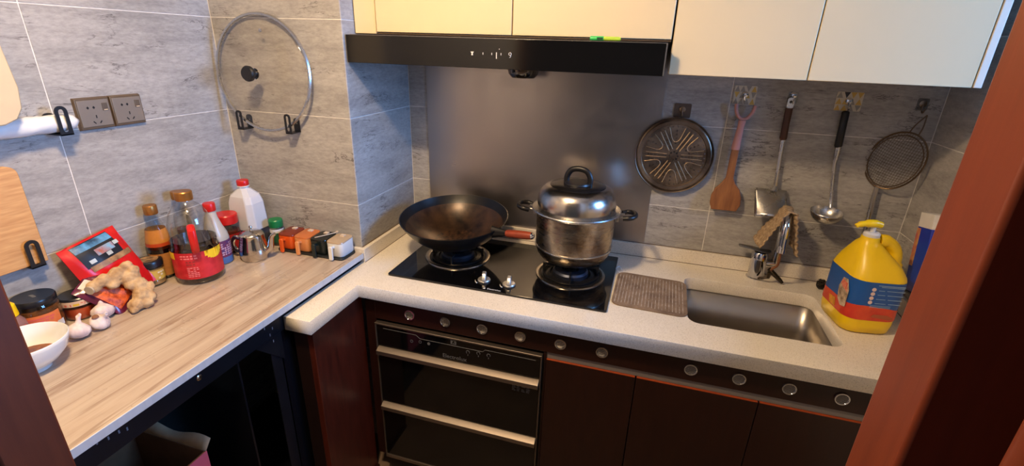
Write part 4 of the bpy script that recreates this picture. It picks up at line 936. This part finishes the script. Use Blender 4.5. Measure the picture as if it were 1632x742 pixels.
# ladle
t = thing('soup_ladle', 'stainless steel soup ladle with black handle hanging on the tiles', 'ladle', (1.538, -.020, 1.060))
B().tube(cr([(.026, -.016, .050), (.024, -.008, .070), (.016, -.002, .120), (.008, 0, .180), (.005, 0, .205)], 5), .0042, 10, flat=1.3, up=(0, 1, 0)).build('shaft', STEEL, t)
B().tube([(.005, 0, .200), (.004, 0, .235), (.003, 0, .250)], [.0065, .0095, .0095], 12).build('ferrule', STEEL, t)
B().tube([(.003, 0, .249), (.002, 0, .252), (0, 0, .300), (-.003, 0, .358), (-.003, 0, .362)], [.0095, .0115, .011, .011, .007], 14).build('handle', BLKPL, t, ang=60)
prc = [(0, 0)]+[(.049*math.sin(a), .046*(1-math.cos(a))) for a in [1.45*i/12 for i in range(1, 13)]]
b = B(); b.lathe(prc, 40); b.lathe([(r*.96, z+.002) for r, z in prc], 40); b.lathe([prc[-1], (prc[-1][0]*.96, prc[-1][1]+.002)], 40); b.xf(TR(.004, -.052, .006) @ RX(.12)); b.build('cup', STEEL, t, ang=60)
# wire strainer
t = thing('wire_skimmer', 'round wire mesh skimmer with flat metal handle hung in the tiled corner', 'skimmer', (1.703, -.030, 1.280), (0, 0, -.50))
WIRE = pm('bronze_wire', S(120, 98, 74), .35, .9, var=.2)
rx_, rz_ = .072, .092
tl = RY(math.radians(15))
def el(k, s=1.0, d=0.0): return Vector((rx_*s*math.cos(k), d, rz_*s*math.sin(k)))
b = B(); b.tube([el(2*PI*i/48) for i in range(48)], .0026, 8, closed=True); b.xf(tl); b.build('rim_ring', WIRE, t)
b = B(); b.tube([el(2*PI*i/48, .90, -.012) for i in range(48)], .0016, 6, closed=True); b.xf(tl); b.build('inner_ring', WIRE, t)
b = B()
for i in range(-10, 11):
    s_ = i/11; L = math.sqrt(1-s_*s_)
    for vert in (0, 1):
        pts = []
        for j in range(13):
            q = -1+2*j/12; x_, z_ = (s_, q*L) if vert else (q*L, s_)
            pts.append((rx_*x_, -.040*(1-x_*x_-z_*z_), rz_*z_))
        b.tube(pts, .00045, 4, caps=False)
b.xf(tl); o = b.build('wire_mesh', WIRE, t); o['kind'] = 'stuff'
b = B(); b.tube([(-.024, 0, -.086), (-.024, .002, -.13), (-.018, .006, -.23), (-.014, .008, -.30)], [.006, .0075, .0085, .0085], 10, flat=.35, up=(1, 0, 0)); b.build('handle', STEEL, t)
b = B()
for s_ in (-1, 1): b.tube(cr([(s_*.012, 0, .091), (s_*.010, .004, .115), (0, .012, .150)], 4), .0018, 6)
b.xf(tl); b.build('hanging_loop', WIRE, t)
pad_hook('pad_hook', 'small clear pad hook holding the wire skimmer in the corner', 1.738, 1.452, .030, .036, MATS['clear_pad'], DARKST, dz=-.012)

# ------------------------------------------------------------------ faucet, cloth, clip
t = thing('kitchen_faucet', 'chrome kitchen faucet with flat lever and curved spout behind the sink', 'faucet', (1.384, -.052, ZCN))
B().lathe([(0, 0), (.031, 0), (.031, .003), (.027, .005), (.027, .070), (.026, .092), (.022, .099), (0, .100)], 36).build('body', CHROME, t, ang=50)
lv = B(); lv.loft([[(x, y*k+.0, z+dz_) for y, dz_ in ((-.013, 0), (.013, 0), (.011, .006), (-.011, .006))] for x, z, k in ((-.075, .112, .55), (-.066, .111, .75), (-.035, .108, 1.1), (.000, .101, 1.3), (.024, .100, 1.2), (.032, .102, .6))])
lv.build('lever', pm('satin_grey_lever', S(116, 114, 112), .35, .8, var=.1), t, bevel=.002, seg=3)
B().tube([(.015, .002, .055), (.045, .004, .060), (.056, .004, .062)], [.016, .015, .012], 14).build('spout_joint', CHROME, t)
sp_ = cr([(.052, .004, .052), (.054, .004, .130), (.050, -.004, .215), (.042, -.032, .258), (.034, -.072, .262), (.030, -.104, .232), (.030, -.112, .180), (.031, -.113, .160)], 7)
B().tube(sp_, .0125, 18).build('spout', CHROME, t, ang=60)
B().tube([(.031, -.113, .164), (.031, -.113, .148)], .0135, 18).build('aerator', CHROME, t)
t = thing('dish_cloth', 'ribbed beige net dish cloth draped over the faucet spout', 'cloth', (1.424, -.096, ZCN+.282))
CLOTH = pm('beige_net_cloth', S(184, 160, 126), .95, col2=S(138, 110, 80), vs=120, bp=.6, bs=240)
def clothpt(u, v):
    s_ = u*2-1; a = abs(s_); rt = .018
    arc = PI/2*rt/.165
    if a < arc: q = a/arc*PI/2; x, z = rt*math.sin(q), -rt+rt*math.cos(q)
    else: d_ = (a-arc)*.165; sl = .38 if s_ < 0 else .24; x, z = rt+d_*math.sin(sl), -rt-d_*math.cos(sl)*(1.0 if s_ > 0 else .92)
    y = (v-.5)*(.078+.03*a)+.006*math.sin(9*u)
    rp = .0022*math.sin(u*95)*(.4+1.2*abs(v-.5))
    return (math.copysign(1, s_)*(x+rp)+.004*math.sin(6*v+4*u), y, z+.004*math.cos(7*v)*a-.004+rp*.3)
B().grid(clothpt, 110, 14).build('cloth_sheet', CLOTH, t, ang=80, solid=.005)
t = thing('hanging_clip', 'dark metal clip on a brown cord dangling below the faucet spout', 'clip', (1.424, -.112, ZCN+.0065))
B().tube(cr([(-.009, -.053, .143), (-.006, -.045, .115), (-.003, -.030, .085), (-.010, -.012, .064), (-.010, 0, .052)], 5), .0042, 8).build('cord', pm('brown_cord', S(150, 96, 60), .8, var=.3, vs=60), t)
B().tube([(-.016, .0, .056), (.006, .010, .034), (.030, .018, .012), (.040, .020, .002)], [.008, .0085, .007, .005], 12, flat=.6).build('clip_arm', pm('dark_clip_metal', S(66, 58, 50), .22, .9), t)
B().tube([(-.012, .002, .044), (-.010, .012, .018), (-.034, .020, .010), (-.040, .020, .006)], [.007, .0065, .005, .003], 10, flat=.6).build('clip_arm', MATS['dark_clip_metal'], t)

# ------------------------------------------------------------------ mat, scourer, detergent, film carton
t = thing('drying_mat', 'grey brown striped drying mat lying between the hob and sink', 'mat', (1.021, -.312, ZCN))
MATM = pm('mat_brown', S(138, 116, 94), .9, col2=S(104, 84, 66), vs=22, bp=.4, bs=180)
mo = rrect(-.114, .118, -.124, .122, .028, 6)
B().prism([(x+.02*y, y-.04*x) for x, y in mo], .0004, .0045).build('mat_sheet', MATM, t, bevel=.0012)
for i in range(21):
    x = -.104+.0104*i
    B().box(x-.0010, x+.0010, -.108, .106, .0044, .0051).xf(Matrix(((1, .02, 0, 0), (-.04, 1, 0, 0), (0, 0, 1, 0), (0, 0, 0, 1)))).build('stripe', pm('mat_stripe', S(190, 182, 170), .9, col2=S(120, 100, 82), vs=60), t, smooth=False)
B().tube(cr([(-.108, .112, .004), (-.122, .128, .012), (-.112, .146, .014), (-.100, .132, .006)], 5), .0022, 6).build('hanging_loop', pm('white_tape', S(196, 196, 198), .7), t)
t = thing('steel_scourer', 'dark tangled steel wool scourer behind the yellow detergent bottle', 'scourer', (1.588, -.075, ZCN+.018))
rnd = random.Random(4); b = B()
for k in range(26):
    A1 = Vector((rnd.gauss(0, 1), rnd.gauss(0, 1), rnd.gauss(0, 1))).normalized(); A2 = A1.orthogonal().normalized(); A3 = A1.cross(A2); rr = rnd.uniform(.009, .018)
    b.tube([A2*rr*math.cos(2*PI*i/14)+A3*rr*math.sin(2*PI*i/14)*.8+A1*rnd.uniform(-.004, .006) for i in range(14)], .0011, 5, closed=True, flat=1.6)
b.build('wool_coil', pm('dark_steel_wool', S(62, 56, 50), .4, .8), t)['kind'] = 'stuff'
t = thing('detergent_bottle', 'big yellow pump bottle of detergent with blue and red label by the sink', 'bottle', (1.622, -.278, ZCN), (0, 0, math.radians(9))); t.scale = (1.08, 1.05, 1.07)
def ds(w_, d_, ch, z, ox=0, oy=0): 
    return [(x+ox, y+oy, z) for x, y in rrect(-w_/2, w_/2, -d_/2, d_/2, ch, 4)]
LB = pm('blue_label', S(24, 84, 160), .4, var=.12, vs=6)
b = B(); b.loft([ds(.110, .135, .030, 0), ds(.126, .152, .034, .006), ds(.134, .160, .036, .030), ds(.134, .160, .036, .158), ds(.130, .156, .036, .167), ds(.112, .136, .034, .190, -.004), ds(.086, .104, .030, .212, -.012), ds(.056, .066, .022, .236, -.020), ds(.042, .046, .019, .246, -.022), ds(.040, .044, .019, .258, -.022)])
bd = b.build('bottle_body', YEL, t, ang=50)
b = B(); b.loft([ds(.1355, .1615, .0368, .072), ds(.1355, .1615, .0368, .158)], 0, False, False); lb = b.build('blue_label', LB, t, ang=50)
rl = []
for z0_, amp in ((.046, 0), (.078, 1)):
    rl.append([(x, y, z0_+amp*.012*math.cos((x+.02)*20)*(1 if y < 0 else .4)) for x, y in rrect(-.0682, .0682, -.0812, .0812, .037, 6)])
b = B(); b.loft(rl, 0, False, False); rlb = b.build('red_label', pm('red_orange_label', S(216, 78, 40), .4, var=.2, vs=25, col2=S(196, 48, 34)), t, ang=50)
yf = -.0812
for k in range(4): B().lathe([(0, 0), (.0052, 0), (.0052, .0006), (0, .0006)], 16).xf(TR(-.022, yf, .138-.0125*k) @ FRONT).build('label_icon', pm('icon_pink', S(226, 200, 190), .6), lb)
b = B(); b.box(-.014, .050, yf-.0006, yf, .1495, .1510); b.box(-.006, .050, yf-.0006, yf, .146, .1472)
for k in range(4): 
    b.box(-.010, .004+.004*k, yf-.0006, yf, .1355-.0125*k, .1367-.0125*k); b.box(.010+.004*k, .052, yf-.0006, yf, .1355-.0125*k, .1367-.0125*k)
for k in range(3): b.box(-.020, .030, yf-.0006, yf, .092-.003*k, .0927-.003*k)
b.build('label_lines', pm('pale_blue_ink', S(150, 180, 210), .6), lb)['kind'] = 'stuff'
xs = -.0682
b = B(); b.prism([(-.062, .072), (-.040, .066), (-.020, .080), (-.012, .112), (-.022, .142), (-.044, .146), (-.060, .120)], xs-.0007, xs, 'yz'); crest = b.build('crest', pm('crest_cream', S(214, 190, 160), .5, col2=S(120, 96, 70), vs=60), lb)
b = B(); b.prism([(-.056, .112), (-.030, .118), (-.018, .124), (-.022, .138), (-.046, .136)], xs-.0014, xs-.0006, 'yz'); b.build('crest_lettering', pm('crest_red', S(204, 70, 44), .5, col2=S(232, 170, 140), vs=110), crest)
b = B(); b.prism([(-.020, .050), (.010, .050), (.020, .070), (-.012, .074)], xs-.0012, xs-.0004, 'yz'); b.build('fruit_print', pm('fruit_yellow', S(232, 160, 40), .5, var=.3, vs=60), rlb)
B().prism([(-.010, .058), (.036, .052), (.046, .058), (.030, .065), (-.004, .066)], yf-.0012, yf-.0004, 'xz').build('label_oval', pm('dull_red_ink', S(170, 84, 50), .5), rlb)
B().tube(cr([(.000, 0, .246), (.022, 0, .244), (.043, 0, .226), (.051, 0, .204), (.054, 0, .178), (.056, 0, .152)], 5), [.016]*5+[.0145]*8+[.0155]*6+[.019]*7, 14, flat=1.15, up=(0, 1, 0)).build('grip', YEL, t, ang=60)
B().lathe([(.0185, .256), (.0195, .258), (.0195, .266), (.016, .270), (0, .270)], 28, (-.022, 0, 0)).build('collar', PRINTW, t)
pu = B().lathe([(.006, .268), (.006, .288), (0, .288)], 16, (-.022, 0, 0)).build('pump_stem', PRINTW, t)
b = B(); b.tube(cr([(-.006, 0, .290), (-.020, 0, .293), (-.040, 0, .292), (-.058, .0, .288), (-.066, 0, .283)], 4), [.009]*4+[.0105]*5+[.008]*4+[.006]*4, 12, flat=1.1, up=(0, 0, 1)); b.build('pump_head', YEL, pu, ang=60)
t = thing('film_carton', 'blue and white carton roll with torn white top on the right wall', 'carton', (XR-.026, -.262, .938), (math.radians(-11), 0, 0))
cb = B().box(-.022, .022, -.036, .036, .006, .196).build('carton_body', pm('royal_blue_card', S(30, 52, 170), .4, col2=S(36, 84, 190), vs=8), t, bevel=.001)
B().box(-.0226, .0226, -.034, .0365, .196, .238).build('torn_top', pm('white_paper', S(226, 222, 214), .8, var=.08), t, bevel=.001)
B().box(-.0228, -.0219, .018, .0362, .08, .192).build('side_stripe', pm('yellow_orange_stripe', S(226, 180, 90), .5, col2=S(190, 70, 90), vs=25), cb)
B().box(-.0222, .0222, .0358, .0366, .01, .195).build('white_edge', PRINTW, cb)
B().box(-.026, .025, -.040, .044, 0, .006).build('clip_foot', BLKPL, t, bevel=.001)
